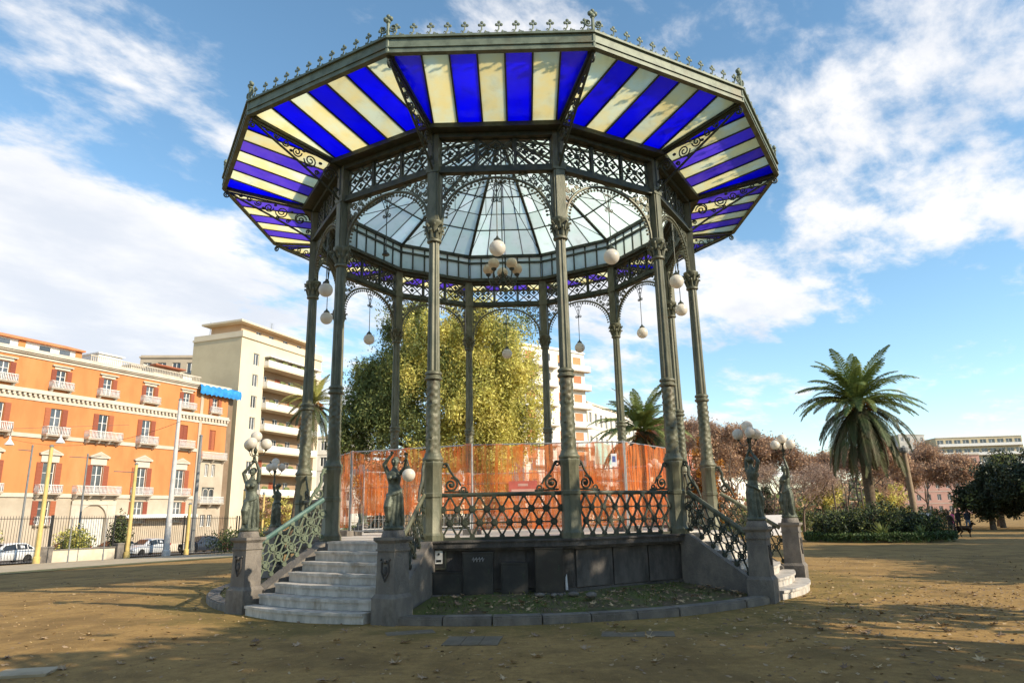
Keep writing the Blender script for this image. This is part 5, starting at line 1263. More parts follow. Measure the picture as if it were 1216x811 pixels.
# unseen trees: right ones cast the ground shade, rear ones added to cut skylight
for i, (x, y, r, h, nl_, lab) in enumerate([(7.6, -17.0, 2.6, 9.8, 6500, 'nearest'), (9.4, -14.2, 2.3, 9.8, 5200, 'second'), (11.6, -12.0, 2.3, 10.8, 4200, 'third'), (13.8, -10.2, 1.5, 11.2, 1900, 'fourth'), (6.2, -20.5, 3.0, 10.4, 7500, 'rear'), (1.0, -24, 3.6, 11, 9000, 'close behind'), (4.3, -18.6, 1.9, 9.4, 4200, 'slim near'), (-6, -24.5, 3.6, 12, 8000, 'left behind'), (-13, -22, 3.6, 11, 8000, 'far left behind'), (7.5, -27, 3.8, 13, 8000, 'second behind'), (-3, -30, 4.2, 15, 9000, 'tall behind'), (16.5, -18.5, 3.2, 12.5, 5000, 'broad rear'), (18.6, -3.9, 2.5, 5.6, 5500, 'low'), (21.2, -1.6, 2.2, 6.2, 5500, 'second low'), (24.0, 4.3, 2.7, 10.8, 11000, 'slim far side'), (28.8, 7.4, 3.2, 11.0, 12000, 'broad far side'), (27.5, 2.2, 3.8, 10.6, 12000, 'far side'), (33, -1.0, 4.2, 14.5, 12000, 'tall far side'), (31, 7.2, 3.8, 11.0, 12000, 'farthest'), (37, 3.5, 4.2, 14.5, 12000, 'tall farthest'), (37, 13.5, 4.0, 12.5, 11000, 'avenue'), (43, 9, 4.2, 15, 11000, 'back avenue'), (46, 21, 4.2, 14, 9000, 'outer'), (55, 32, 4.5, 15, 9000, 'last')]):
    leafy_tree('shade_tree', lab+' evergreen out of view, placed to shade the foreground', G_(x, y), 2.6, [(0, 0, h*.60, r, r, h*.26), (.5*r, 0, h*.72, r*.75, r*.75, h*.2), (-.5*r, .2*r, h*.55, r*.8, r*.8, h*.2), (0, -.5*r, h*.7, r*.7, r*.7, h*.2)], nl_, .42, .2, ['leaf_dark', 'leaf_mid'], 91+i, .1, .25, group='evergreens outside the right of the photo', clump=.75)
bare_tree('bare_tree', 'bare tree outside the photo whose branch shadow falls left of the stairs', G_(9.6, -9.8), 6.0, 120, 'twig', 160, .7, .10, group='evergreens outside the right of the photo', L=.08, depth=3) if False else None

# palms
def frond_mesh(L, e0, droop, nl, lw, mat_, seed, width=.5, vee=.5):
    lw *= 1.75; nl = int(nl*1.3)
    rs = random.Random(seed); mb = MB(); pts = []; p = Vector((0, 0, 0)); K = 12
    for i in range(K+1):
        pts.append(p.copy()); e = radians(e0-droop*(i/K)**1.25); p = p+Vector((cos(e), 0, sin(e)))*L/K
    mb.tube(pts, [.035*(1-.8*i/K) for i in range(K+1)], 4)
    for i in range(nl):
        f = .12+.88*i/nl; k = min(K-1, int(f*K)); u = f*K-k; b = pts[k].lerp(pts[k+1], u); d = (pts[k+1]-pts[k]).normalized()
        up = Vector((0, 1, 0)).cross(d)*-1
        ll = width*(sin(pi*min(1, f*.86+.12))**.7)*rs.uniform(.85, 1.1)
        for s in (-1, 1):
            o = (Vector((0, s, 0))*.85+d*.75+up*(vee*rs.uniform(.5, 1.1))*-1*-.35-Vector((0, 0, .30))*rs.uniform(.4, 1.2)).normalized()
            tip = b+o*ll-Vector((0, 0, ll*.22)); mid = b+o*ll*.55; w = d*lw
            mb.add([b-w*.6, b+w*.6, mid+w, mid-w], [(0, 1, 2, 3)]); mb.add([mid-w, mid+w, tip], [(0, 1, 2)])
    return mb.mesh('frond', M[mat_])
FR = {}
def fronds(key):
    if key not in FR:
        green = 'palm_gold' if key == 'gold' else 'palm_leaf'
        FR[key] = {'up': [frond_mesh(3.4, 80, 55, 34, .022, green, 1), frond_mesh(3.2, 66, 75, 34, .022, green, 2)],
                   'mid': [frond_mesh(3.6, 42, 80, 36, .022, green, 3), frond_mesh(3.5, 28, 88, 36, .022, green, 4), frond_mesh(3.6, 14, 70, 36, .022, green, 5)],
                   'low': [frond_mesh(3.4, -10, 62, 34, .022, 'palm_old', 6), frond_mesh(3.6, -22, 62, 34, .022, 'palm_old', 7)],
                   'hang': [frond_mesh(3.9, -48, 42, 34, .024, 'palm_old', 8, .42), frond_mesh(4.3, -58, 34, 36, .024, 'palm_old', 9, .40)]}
    return FR[key]
def palm(label, pos, h, sc, seed, key='green', counts=(12, 20, 12, 26), lean=(0, 0), tr=.28):
    rs = random.Random(seed); t = thing('palm_tree', label, 'palm', pos, 0, 'date palms in the park')
    mb = MB(); K = 14
    tip = Vector((lean[0], lean[1], h))
    pts = [Vector((tip.x*(i/K)**1.2, tip.y*(i/K)**1.2, h*i/K-.1*(i == 0))) for i in range(K+1)]
    mb.tube(pts, [tr*(1.25 if i == 0 else 1.)*(1+.05*(i % 2)) for i in range(K)]+[tr*1.3], 12)
    for i in range(46):   # stubs of cut fronds below the crown
        z = h-.1-rs.random()**1.6*1.5; a = rs.uniform(0, 2*pi); f = z/h; c = Vector((tip.x*f**1.2, tip.y*f**1.2, z)); mb.tube([c+Vector((cos(a), sin(a), 0))*tr*.8, c+Vector((cos(a)*(tr+.16), sin(a)*(tr+.16), .16))], [.06, .035], 4)
    mb.build('trunk', M['palm_trunk'], t, smooth=50)
    F = fronds(key)
    for kind, n in zip(('up', 'mid', 'low', 'hang'), counts):
        for i in range(n):
            a = 2*pi*(i+rs.uniform(-.35, .35))/n+{'up': 0, 'mid': .7, 'low': .3, 'hang': .5}[kind]
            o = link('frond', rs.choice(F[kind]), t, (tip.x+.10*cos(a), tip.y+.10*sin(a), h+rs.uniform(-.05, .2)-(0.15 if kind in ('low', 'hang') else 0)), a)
            o.rotation_euler = (rs.uniform(-.25, .25), rs.uniform(-.12, .12), a); o.scale = (sc*rs.uniform(.85, 1.1),)*3
    for i in range(7):
        a = rs.uniform(0, 2*pi); mb = MB(); b = Vector((cos(a), sin(a), 0))
        for j in range(16):
            v = Vector((rs.gauss(0, .22), rs.gauss(0, .22), -rs.uniform(.25, .85))); c = b*.62+Vector((0, 0, .18)); mb.tube([c, c+v*.6+b*.1, c+v], [.012, .01, .008], 3)
        mb.tube([b*.15, b*.45+Vector((0, 0, .25)), b*.64+Vector((0, 0, .18))], .025, 4)
        mb.build('fruit_stalk', M['fruit'], t, (tip.x, tip.y, h-.1))
    return t
palm('tall date palm with a drooping skirt standing in the round shrub bed at the right', G_(20.9, 23.8), 7.9, 1.08, 5, counts=(22, 32, 20, 40))
palm('date palm with orange fruit stalks seen between the right columns', G_(8.45, 27.7), 6.9, 1.0, 6, counts=(20, 26, 14, 12), tr=.34)
palm('yellowish date palm on a leaning trunk before the cream block of flats', G_(-19.6, 43.4), 12.6, .92, 8, 'gold', counts=(10, 16, 14, 10), lean=(1.5, 0), tr=.26)

# shrub bed under the right palm
BX, BY = 20.25, 22.2
mb = MB(); n = 40
mb.prism([(BX+3.7*cos(2*pi*i/n), BY+3.6*sin(2*pi*i/n)) for i in range(n)], gz(BX, BY)-.3, gz(BX, BY)+.16)
tag(mb.build('planting_bed', M['bed']), 'round raised planting bed under the right palm', kind='structure')
rs = random.Random(9)
def bush(name, label, pos, r, h, n, mats, seed, L=.16, Wd=.07, cat='shrub', group=None, mw=None):
    g = np.random.default_rng(seed); t = thing(name, label, cat, pos, 0, group)
    mb = MB()
    for i in range(9):
        a = g.uniform(0, 2*pi); e = Vector((cos(a)*r*.6, sin(a)*r*.6, h*g.uniform(.5, .9))); mb.tube([(0, 0, -.05), e*.5+Vector((0, 0, .1)), e], [.03, .02, .008], 4)
    mb.build('stems', M['bark'], t)
    u = unit(n); rad = g.random(n)**.35; bump = 1+.22*np.sin(u[:, 0]*7+seed)+.18*np.sin(u[:, 1]*9+2*seed)
    P = u*(rad*bump)[:, None]*np.array([r, r, h*.55])+np.array([0, 0, h*.52]); P = P[P[:, 2] > .02]
    link('foliage', leaves('foliage', P, L, Wd, [M[m] for m in mats], -.2, (g.random(len(P)) > (mw or .7)).astype(int)), t)
    return t
for i, (dx, dy, r, h, lab) in enumerate([(-2.7, -.3, 1.0, 1.4, 'dark shrub at the left end of the round bed'), (-1.9, -.8, 1.2, 1.5, 'rounded dark shrub left of the palm foot'), (-.2, -1.0, 1.3, 1.9, 'tall dark shrub hiding the foot of the palm'), (1.4, -.6, 1.1, 1.5, 'dark shrub right of the palm foot'), (2.6, -.2, 1.0, 1.15, 'dark shrub below the leaning pale post'), (2.4, 1.0, 1.0, 1.2, 'dark shrub at the back of the round bed')]):
    bush('bed_shrub', lab, (BX+dx, BY+dy, gz(BX, BY)+.1), r, h, 3600, ['leaf_dark', 'leaf_mid'], 200+i, group='shrubs in the round bed')
mb_ = []
g = np.random.default_rng(3); n = 12000; a = g.uniform(0, 2*pi, n); r = .74+.26*g.random(n)**.5
P = np.stack([BX+3.85*r*np.cos(a), BY+3.7*r*np.sin(a), gz(BX, BY)+.12+.55*g.random(n)*(1.25-r*.6)], 1)
M['hedge_leaf'] = mat('low_hedge_leaves', (.05, .085, .025), (.08, .12, .03), .9, .6, island=.5, transl=.2)
tag(link('bed_edging', leaves('bed_edging', P, .15, .07, [M['hedge_leaf']], -.5)), 'low green edging plants round the palm bed', 'ground cover', kind='stuff')
def agave(label, pos, s, seed):
    rs = random.Random(seed); t = thing('agave', label, 'agave', pos, 0, 'agaves in the round bed')
    q = MB(); q.add([(-.05, 0, 0), (.05, 0, 0), (.06, .45, .3), (-.06, .45, .3), (0, 1.0, .45)], [(0, 1, 2, 3), (3, 2, 4)]); q.add([(-.05, 0, -.02), (.05, 0, -.02), (.06, .45, .27), (-.06, .45, .27)], [(3, 2, 1, 0)])
    me = q.mesh('leaf', M['leaf_mid'])
    for i in range(16):
        o = link('leaf', me, t, (0, 0, .1), 2*pi*i/16*2.6); o.rotation_euler = (rs.uniform(.1, .9), 0, 2*pi*i/16*2.62); o.scale = (s*1.3, s, s)
agave('spiky agave at the front left of the palm bed', (BX-1.0, BY-2.6, gz(BX, BY)+.1), .9, 1); agave('smaller spiky agave near the middle front of the palm bed', (BX+.9, BY-2.9, gz(BX, BY)+.1), .7, 2)

# hedges and shrubs along the street side
p = fpt(5.2, 9.5); bush('street_shrub', 'big green shrub at the far left behind the fence', (p.x, p.y, p.z), 2.0, 3.2, 5200, ['leaf_mid', 'leaf_gold'], 301, .22, .1)
p = fpt(9.2, 3.0); bush('street_shrub', 'yellow green shrub behind the low wall', (p.x, p.y, p.z), 1.2, 2.3, 3000, ['leaf_mid', 'leaf_gold'], 302, .2, .1, mw=.4)
p = fpt(17.6, 9.0); bush('street_shrub', 'dark clipped shrub behind the silver car', (p.x, p.y, p.z), .9, 3.4, 3000, ['leaf_dark', 'leaf_mid'], 303, .2, .1)
leafy_tree('yellow_tree', 'small yellowing tree before the lower balconies of the cream flats', G_(-22.6, 47.5), 1.6, [(0, 0, 3.4, 1.8, 1.6, 1.5), (1.5, 0, 2.8, 1.2, 1.2, 1.2), (-1.2, .2, 3.0, 1.2, 1.2, 1.2)], 5200, .2, .1, ['leaf_gold', 'leaf_rust'], 310, .2, .1, clump=.45, mixw=lambda c: .5)
for i, (x, y, lab) in enumerate([(-22.5, 42, 'dark hedge behind the greenish statue'), (-12, 40, 'hedge behind the left rear of the bandstand'), (-5, 36, 'hedge at the foot of the weeping tree'), (2, 35, 'hedge seen through the front railing'), (8, 36, 'hedge behind the middle palm'), (14.5, 33, 'hedge behind the right stairs'), (24, 46, 'hedge behind the farther right statue'), (30, 49, 'hedge behind the palm bed'), (36, 52, 'hedge behind the leaning tan post'), (42, 56, 'hedge beyond the walkers')]):
    bush('park_hedge', lab, G_(x, y), 3.2, 1.9, 5200, ['leaf_dark', 'leaf_mid'], 320+i, .2, .09, 'hedge', 'hedges behind the bandstand', .55)

# woods covering the low hill, too far off to tell the trees apart
g = np.random.default_rng(77); n = 16000
x = g.uniform(50, 330, n); y = g.uniform(186, 300, n); y = np.where(g.random(n) < .4, g.uniform(184, 200, n), y)
hz = 15*np.exp(-((x-175)/70)**2)*(1-np.exp(-np.maximum(y-190, 0)/28.))-1.2
lump = 1.6+1.5*np.sin(x*.35)*np.sin(y*.4+x*.1)
P = np.stack([x, y, hz+g.random(n)*(2.6+lump)], 1)
keep = ~((x > 142) & (x < 210) & (y > 238))
tag(link('hill_woods', leaves('hill_woods', P[keep], 1.5, 1.0, [M['leaf_rust'], M['leaf_mid'], M['leaf_dark']], 0., g.choice(3, int(keep.sum()), p=[.5, .3, .2]))), 'brown and green woods covering the low hill behind the park', 'woods', kind='stuff')
for i, (x, y, h, lab) in enumerate([(33, 72, 8.5, 'far bare tree glimpsed left of the palm trunk'), (42, 78, 9.0, 'far bare tree glimpsed right of the palm trunk'), (52, 84, 9.0, 'far bare tree left of the dark evergreens'), (26, 70, 9.0, 'far bare tree behind the two right statues')]):
    bare_tree('bare_tree', lab, G_(x, y), h, 131+i, 'leaf_rust', 6000)
# ------------------------------------------------------------------ street fence, wall and poles
fen = thing('street_fence', 'black iron railing with slender upright bars along the street', 'fence', tuple(fpt(0)), FAZ if False else atan2(FE.y, FE.x))
FI = fen.matrix_basis.inverted() if False else None
def floc(t, off=0., dz=0.):     # local coordinates of the fence thing
    return (t, off, fpt(t, off).z-fpt(0).z+dz)
bar = MB(); bar.tube([(0, 0, .1), (0, 0, 3.15)], .014, 4); bar.tube([(0, 0, 3.15), (0, 0, 3.27)], [.018, .003], 4); bar_me = bar.mesh('bar', M['black'])
pst = MB(); pst.box(-.045, -.045, 0, .045, .045, 3.3); pst_me = pst.mesh('post', M['black'])
segs = [(-3.0, 5.2, .85), (5.3, 10.2, .85), (11.6, 16.8, 0), (17.1, 22.8, 0), (23.1, 30, 0)]
for a, b, z0 in segs:
    nbar = int((b-a)/.19)
    for i in range(1, nbar): link('bar', bar_me, fen, floc(a+(b-a)*i/nbar))
    for x in (a, b): link('post', pst_me, fen, floc(x))
    q = MB()
    for z in (.3, 3.05): q.tube([floc(a, 0, z), floc(b, 0, z)], .03, 4)
    q.build('rail', M['black'], fen)
M['limewall'] = mat('pale_plaster_wall', (.62, .55, .43), (.52, .45, .34), 1.2, .9, 0, .3)
t = thing('low_wall', 'low pale plastered wall between two stone piers in the street fence', 'wall', tuple(fpt(7.7)), atan2(FE.y, FE.x))
q = MB(); q.hexa([(-2.4, -.35, -.2), (2.5, -.35, -.2), (2.5, -.1, -.2), (-2.4, -.1, -.2), (-2.4, -.35, .85), (2.5, -.35, .78), (2.5, -.1, .78), (-2.4, -.1, .85)]); q.build('wall_face', M['limewall'], t)
q = MB(); q.box(-2.42, -.39, .85, 2.52, -.06, .92); q.build('coping', M['basalt_light'], t)
for x in (-2.9, 3.05):
    q = MB(); q.box(x-.45, -.5, -.2, x+.45, .0, 1.05); q.box(x-.5, -.55, 1.051, x+.5, .02, 1.15); q.build('pier', M['basalt_light'], t)
M['yellowpole'] = mat('yellow_painted_pole', (.62, .46, .16), (.52, .38, .13), 2, .6, c3=(.42, .33, .2))
M['palepole'] = mat('pale_grey_pole', (.56, .54, .52), (.47, .45, .43), 2, .6)
M['greypole'] = mat('dark_grey_pole', (.16, .17, .17), (.21, .21, .21), 2, .6)
def pole(label, tt, off, h, r0_, r1_, m, cap=True, name='utility_pole', arms=None):
    p = fpt(tt, off); t = thing(name, label, 'pole', tuple(p), 0, 'poles along the street fence')
    q = MB(); q.lathe([(r0_*1.35, -.1), (r0_*1.35, .45), (r0_, .5), (r0_*.5+r1_*.5, h*.5), (r1_, h)], 12); q.build('shaft', M[m], t, smooth=40)
    if cap: q = MB(); q.lathe([(r1_*1.3, h), (r1_*1.3, h+.06), (r1_*.5, h+.16)], 10); q.build('cap', M['greypole'], t)
    if arms:
        for s, z, L in arms:
            q = MB(); q.tube([(0, 0, z), (s*L*FE.x*0+s*L*.98, 0, z+.12), ], .03, 5); q.build('arm', M['greypole'], t)
    return t
pole('yellow pole nearest the left edge, in front of the low wall', 4.0, -.75, 8.0, .17, .12, 'yellowpole')
pole('yellow pole at the right end of the low wall', 11.0, -.7, 7.2, .17, .11, 'yellowpole', arms=[(-1, 6.6, 1.8)])
pole('tall pale grey tapering pole behind the silver car', 14.7, -.6, 13.0, .25, .13, 'palepole')
pole('short yellow pole right of the silver car', 16.9, -.4, 4.2, .15, .12, 'yellowpole')
pole('dark grey pole in front of the loggia windows', 19.6, 2.0, 10.6, .20, .13, 'greypole')
pole('thin yellow pole close to the left statue', 23.0, -.5, 5.6, .11, .09, 'yellowpole')
pole('thin dark post standing near the left end of the path', 7.0, -3.4, 2.9, .04, .035, 'greypole', False); pole('second thin dark post near the left end of the path', 4.7, -3.0, 2.9, .04, .035, 'greypole', False)
pole('slender dark lamp pole before the portal of the orange palace', 11.5, 6.0, 8.5, .10, .06, 'greypole', arms=[(1, 8.3, 1.2), (-1, 8.3, 1.6)])
pole('slim dark pole left of the low wall shrubs', 5.9, 4.5, 8.6, .09, .06, 'greypole', arms=[(-1, 8.3, 1.1)])
p = (-23.0, 46.0); t = thing('lamp_post', 'cream coloured post between the greenish statue and the palm trunk', 'lamp post', G_(*p)); q = MB(); q.lathe([(.16, -.1), (.16, .5), (.10, .6), (.09, 5.0)], 12); q.build('shaft', M['yellowpole'], t, smooth=40)
q = MB(); q.lathe([(.13, 5.0), (.15, 5.1), (.06, 5.25)], 12); q.build('cap', M['palepole'], t)
cable = thing('street_cable', 'thin black cable sagging across the street with two white cone lamps', 'cable', (0, 0, 0))
ca_, cb_ = Vector((-46, 42, 9.5)), Vector((-26.6, 36.6, 9.4)); q = MB()
pts = [ca_.lerp(cb_, i/16)-Vector((0, 0, 1.5*(1-(2*i/16-1)**2))) for i in range(17)]; q.tube(pts, .015, 4)
q.tube([Vector((-40.0, 30, 8.6)), Vector((-36, 28.6, 8.0)), Vector((-29.6, 34.5, 8.9))], .013, 4); q.build('wire', M['black'], cable)
for i, (x, y, z, lab) in enumerate([(-34.85, 29.35, 7.0, 'white cone street lamp hanging at the left edge before the orange wall'), (-31.35, 29.4, 7.05, 'white cone street lamp hanging beside the wide balcony')]):
    t = thing('hanging_street_lamp', lab, 'lamp', (x, y, z), 0, 'cone lamps hanging over the street')
    q = MB(); q.lathe([(.30, 0), (.28, .05), (.13, .28), (.07, .38), (.05, .6)], 14); q.build('shade', M['white'], t, smooth=40)
    q = MB(); q.lathe([(.2, -.03), (.26, -.001)], 12); q.build('lens', M['globe'], t); q = MB(); q.tube([(0, 0, .6), (0, 0, 1.1)], .02, 4); q.build('hanger', M['black'], t)

# park lamps and the leaning post on the right
def park_lamp(label, pos, h, single=True):
    t = thing('park_lamp', label, 'lamp', pos, 0, 'white park lamps'); q = MB(); q.lathe([(.12, -.05), (.12, .3), (.07, .4), (.045, h)], 10); q.build('post', M['white'], t, smooth=40)
    q = MB(); q.sphere((0, 0, h+.2), .22, 14, 10); q.build('lamp_globe', M['globe'], t, smooth=60)
park_lamp('white globe lamp on a white post seen through the front orange panel', G_(-2.6, 31.6), 4.2)
M['tanpost'] = mat('tan_post', (.30, .225, .15), (.22, .165, .11), 3, .9)
t = thing('concrete_post', 'thick tan post leaning beside the right palm with a dark top', 'post', G_(24.9, 26.6)); q = MB(); q.tube([(0, 0, -.2), (-.05, 0, 2.8), (-.12, 0, 5.2)], [.21, .19, .16], 12); q.build('shaft', M['tanpost'], t, smooth=40)
q = MB(); q.lathe([(.22, 5.2), (.27, 5.3), (.27, 5.5), (.2, 5.55)], 12, (-.12, 0, 0)); q.build('cap', M['greypole'], t)
for i, (x, y, h, lab) in enumerate([(22.8, 33, 3.6, 'dark stake left of the palm bed'), (25.0, 36, 3.4, 'stake left of the palm trunk with a pale foot'), (26.2, 36, 3.4, 'stake just beside the palm trunk')]):
    t = thing('tree_stake', lab, 'stake', G_(x, y), 0, 'stakes near the palm bed'); q = MB(); q.tube([(0, 0, 0), (.03, 0, h*.5), (0, 0, h)], [.07, .06, .045], 7); q.build('shaft', M['bark'], t, smooth=50)
    if i == 1: q = MB(); q.tube([(0, 0, 0), (0, 0, 1.1)], .085, 8); q.build('white_guard', M['white'], t)
for i, (x, y, lab) in enumerate([(18.6, 33.0, 'white hoarding low behind the farther right statue'), (36.5, 47, 'small white kiosk beyond the walkers')]):
    t = thing('hoarding', lab, 'hoarding', G_(x, y)); q = MB(); q.box(-.9, -.04, .1, .9, .04, 1.5); q.build('board', M['paper'], t); q = MB(); q.box(-.95, -.07, 0, -.85, .07, 1.6); q.box(.85, -.07, 0, .95, .07, 1.6); q.build('uprights', M['greypole'], t)

# ------------------------------------------------------------------ cars
M['tyre'] = mat('tyre_rubber', (.02, .02, .02), (.03, .03, .03), 8, .8); M['rim'] = mat('wheel_rim', (.45, .45, .46), (.35, .35, .36), 8, .35, .7)
M['carglass'] = mat('car_glass', (.02, .025, .03), (.03, .035, .04), 2, .08, spec=.8); M['redlamp'] = mat('tail_lamp', (.40, .02, .02), None, 4, .3); M['headlamp'] = mat('headlamp', (.7, .7, .7), None, 4, .15)
def carpaint(n, c):
    m = mat(n, c, tuple(v*.9 for v in c), 3, .28, .1, spec=.6); m.node_tree.nodes['Principled BSDF'].inputs['Coat Weight'].default_value = .15; return m
ST = [(-2.05, .32, .52, .60, .66, .58), (-1.93, .22, .60, .70, .80, .72), (-1.35, .2, .74, .86, .86, .78), (-.95, .2, .82, .95, .87, .78), (-.28, .2, .88, 1.40, .88, .62), (.45, .2, .91, 1.48, .88, .63), (1.25, .2, .93, 1.43, .88, .61), (1.82, .22, .95, 1.08, .85, .70), (2.0, .30, .80, .90, .76, .66)]
def car(label, pos, rz, paint, sx=1., sz=1.):
    t = thing('parked_car', label, 'car', pos, rz, 'cars parked along the street')
    q = MB(); n = 12
    for x, zl_, zb_, zr_, hw, rw in ST:
        h = [(hw*.9, zl_), (hw, zl_+.2), (hw*1.0, (zl_+zb_)*.55), (hw*.985, zb_), (rw, zr_-.04), (rw*.78, zr_)]
        for y, z in h: q.v.append((x*sx, y, z*sz))
        for y, z in h[::-1]: q.v.append((x*sx, -y, z*sz))
    for i in range(len(ST)-1):
        for j in range(n): q.f.append((i*n+j, i*n+(j+1) % n, (i+1)*n+(j+1) % n, (i+1)*n+j)); q.m.append(0)
    q.f += [tuple(range(n)), tuple(range((len(ST)-1)*n+n-1, (len(ST)-1)*n-1, -1))]; q.m += [0, 0]
    q.build('body', paint, t, smooth=35)
    def lerp(i, u, f, s, off=.012):   # point on the glass band between stations
        a, b = ST[i], ST[i+1]; c = [a[k]+(b[k]-a[k])*u for k in range(6)]
        y = c[4]*.985+(c[5]-c[4]*.985)*f; z = c[2]+(c[3]-.04-c[2])*f
        return (c[0]*sx, s*(y+off), (z+.004)*sz)
    for s in (-1, 1):
        for (i0, u0_, u0t, i1, u1_, u1t) in ((3, .35, .93, 4, .95, .95), (5, .03, .03, 5, .96, .96), (6, .06, .06, 6, .72, .25)):
            p = [lerp(i0, u0_, .10, s), lerp(i1, u1_, .10, s), lerp(i1, u1t, .88, s), lerp(i0, u0t, .88, s)]
            if s > 0: p = p[::-1]
            g_ = MB(); g_.add(p, [(0, 1, 2, 3)]); g_.build('side_window', M['carglass'], t)
    for i0, u0_, u1_, nm in ((3, .06, .94, 'windscreen'), (6, .12, .94, 'rear_window')):
        a, b = ST[i0], ST[i0+1]; c = [a[k]+(b[k]-a[k])*u0_ for k in range(6)]; d = [a[k]+(b[k]-a[k])*u1_ for k in range(6)]; o = -.012 if i0 == 3 else .012
        g_ = MB(); g_.add([(c[0]*sx+o, -c[5]*.8, (c[3]+.012)*sz), (c[0]*sx+o, c[5]*.8, (c[3]+.012)*sz), (d[0]*sx+o, d[5]*.8, (d[3]+.012)*sz), (d[0]*sx+o, -d[5]*.8, (d[3]+.012)*sz)], [(0, 1, 2, 3)] if i0 == 6 else [(3, 2, 1, 0)]); g_.build(nm, M['carglass'], t)
    for x in (-1.30, 1.28):
        for s in (-1, 1):
            w = MB(); w.lathe([(.22, -.1), (.30, -.1), (.315, -.05), (.315, .05), (.30, .1), (.22, .1)], 18); w.xform(Matrix.Rotation(pi/2, 4, 'X'))
            wo_ = w.build('wheel', M['tyre'], t, (x*sx, s*.80, .31), smooth=40)
            w = MB(); w.lathe([(.21, -.085), (.2, .085), (.06, .1)], 12); w.xform(Matrix.Rotation(-s*pi/2, 4, 'X')); w.build('rim', M['rim'], wo_)
    for s in (-1, 1):
        w = MB(); w.hexa([(-2.0*sx, s*.50, .55), (-1.9*sx, s*.76, .56), (-1.72*sx, s*.80, .60), (-1.9*sx, s*.5, .6), (-1.98*sx, s*.50, .66), (-1.9*sx, s*.75, .67), (-1.62*sx, s*.79, .72), (-1.88*sx, s*.5, .73)]); w.build('headlight', M['headlamp'], t)
        w = MB(); w.box(1.86*sx, s*.72-.09, .82, 1.985*sx, s*.72+.09, 1.0); w.build('tail_light', M['redlamp'], t)
        w = MB(); w.box(-.75*sx, s*.93-.07, .93, -.62*sx, s*.93+.07, 1.05); w.build('wing_mirror', paint, t)
    return t
SA = atan2(FE.y, FE.x)
W_, S_, K_, R_ = carpaint('white_car_paint', (.75, .75, .74)), carpaint('silver_car_paint', (.62, .64, .66)), carpaint('black_car_paint', (.02, .022, .025)), carpaint('maroon_car_paint', (.16, .02, .035))
def onstreet(tt, off): p = fpt(tt, off); return (p.x, p.y, p.z+.035)
car('white hatchback cut off by the left edge of the photo', onstreet(5.2, 5.0), SA, W_)
car('silver hatchback parked behind the tall pale pole', onstreet(17.5, 5.2), SA+.1, S_)
car('dark blue black car behind the dark grey pole', onstreet(24.8, 6.6), SA, carpaint('navy_car_paint', (.03, .04, .06)), 1.0, 1.08)
car('maroon car at the right end of the street fence', onstreet(29.0, 6.2), SA, R_)
car('black car above the left part of the low wall', onstreet(14.6, 12.0), SA, K_); car('long black car above the right part of the low wall', onstreet(19.4, 12.2), SA, K_, 1.12)
for i, (tt, lab) in enumerate([(20.6, 'dark motor scooter between the silver car and the short yellow pole'), (21.8, 'dark motor scooter right of the short yellow pole')]):
    p = fpt(tt, 4.2); t = thing('motor_scooter', lab, 'scooter', (p.x, p.y, p.z+.03), SA+1.2, 'scooters by the street fence')
    for x in (-.6, .6): w = MB(); w.lathe([(.14, -.05), (.21, -.05), (.23, 0), (.21, .05), (.14, .05)], 14); w.xform(Matrix.Rotation(pi/2, 4, 'X')); w.build('wheel', M['tyre'], t, (x, 0, .23), smooth=40)
    w = MB(); w.hexa([(-.45, -.15, .3), (.85, -.18, .32), (.85, .18, .32), (-.45, .15, .3), (.0, -.13, .45), (.8, -.17, .75), (.8, .17, .75), (.0, .13, .45)]); w.tube([(-.6, 0, .25), (-.5, 0, .7), (-.38, 0, 1.05)], [.06, .09, .05], 8); w.hexa([(-.6, -.2, .35), (-.45, -.2, .3), (-.45, .2, .3), (-.6, .2, .35), (-.48, -.17, .95), (-.36, -.17, .9), (-.36, .17, .9), (-.48, .17, .95)]); w.build('body', K_, t, smooth=30)
    w = MB(); w.hexa([(.1, -.13, .74), (.85, -.15, .77), (.85, .15, .77), (.1, .13, .74), (.12, -.12, .84), (.85, -.13, .86), (.85, .13, .86), (.12, .12, .84)]); w.build('seat', M['tyre'], t); w = MB(); w.tube([(-.35, -.33, 1.08), (-.38, 0, 1.04), (-.35, .33, 1.08)], .02, 6); w.build('handlebar', M['black'], t)

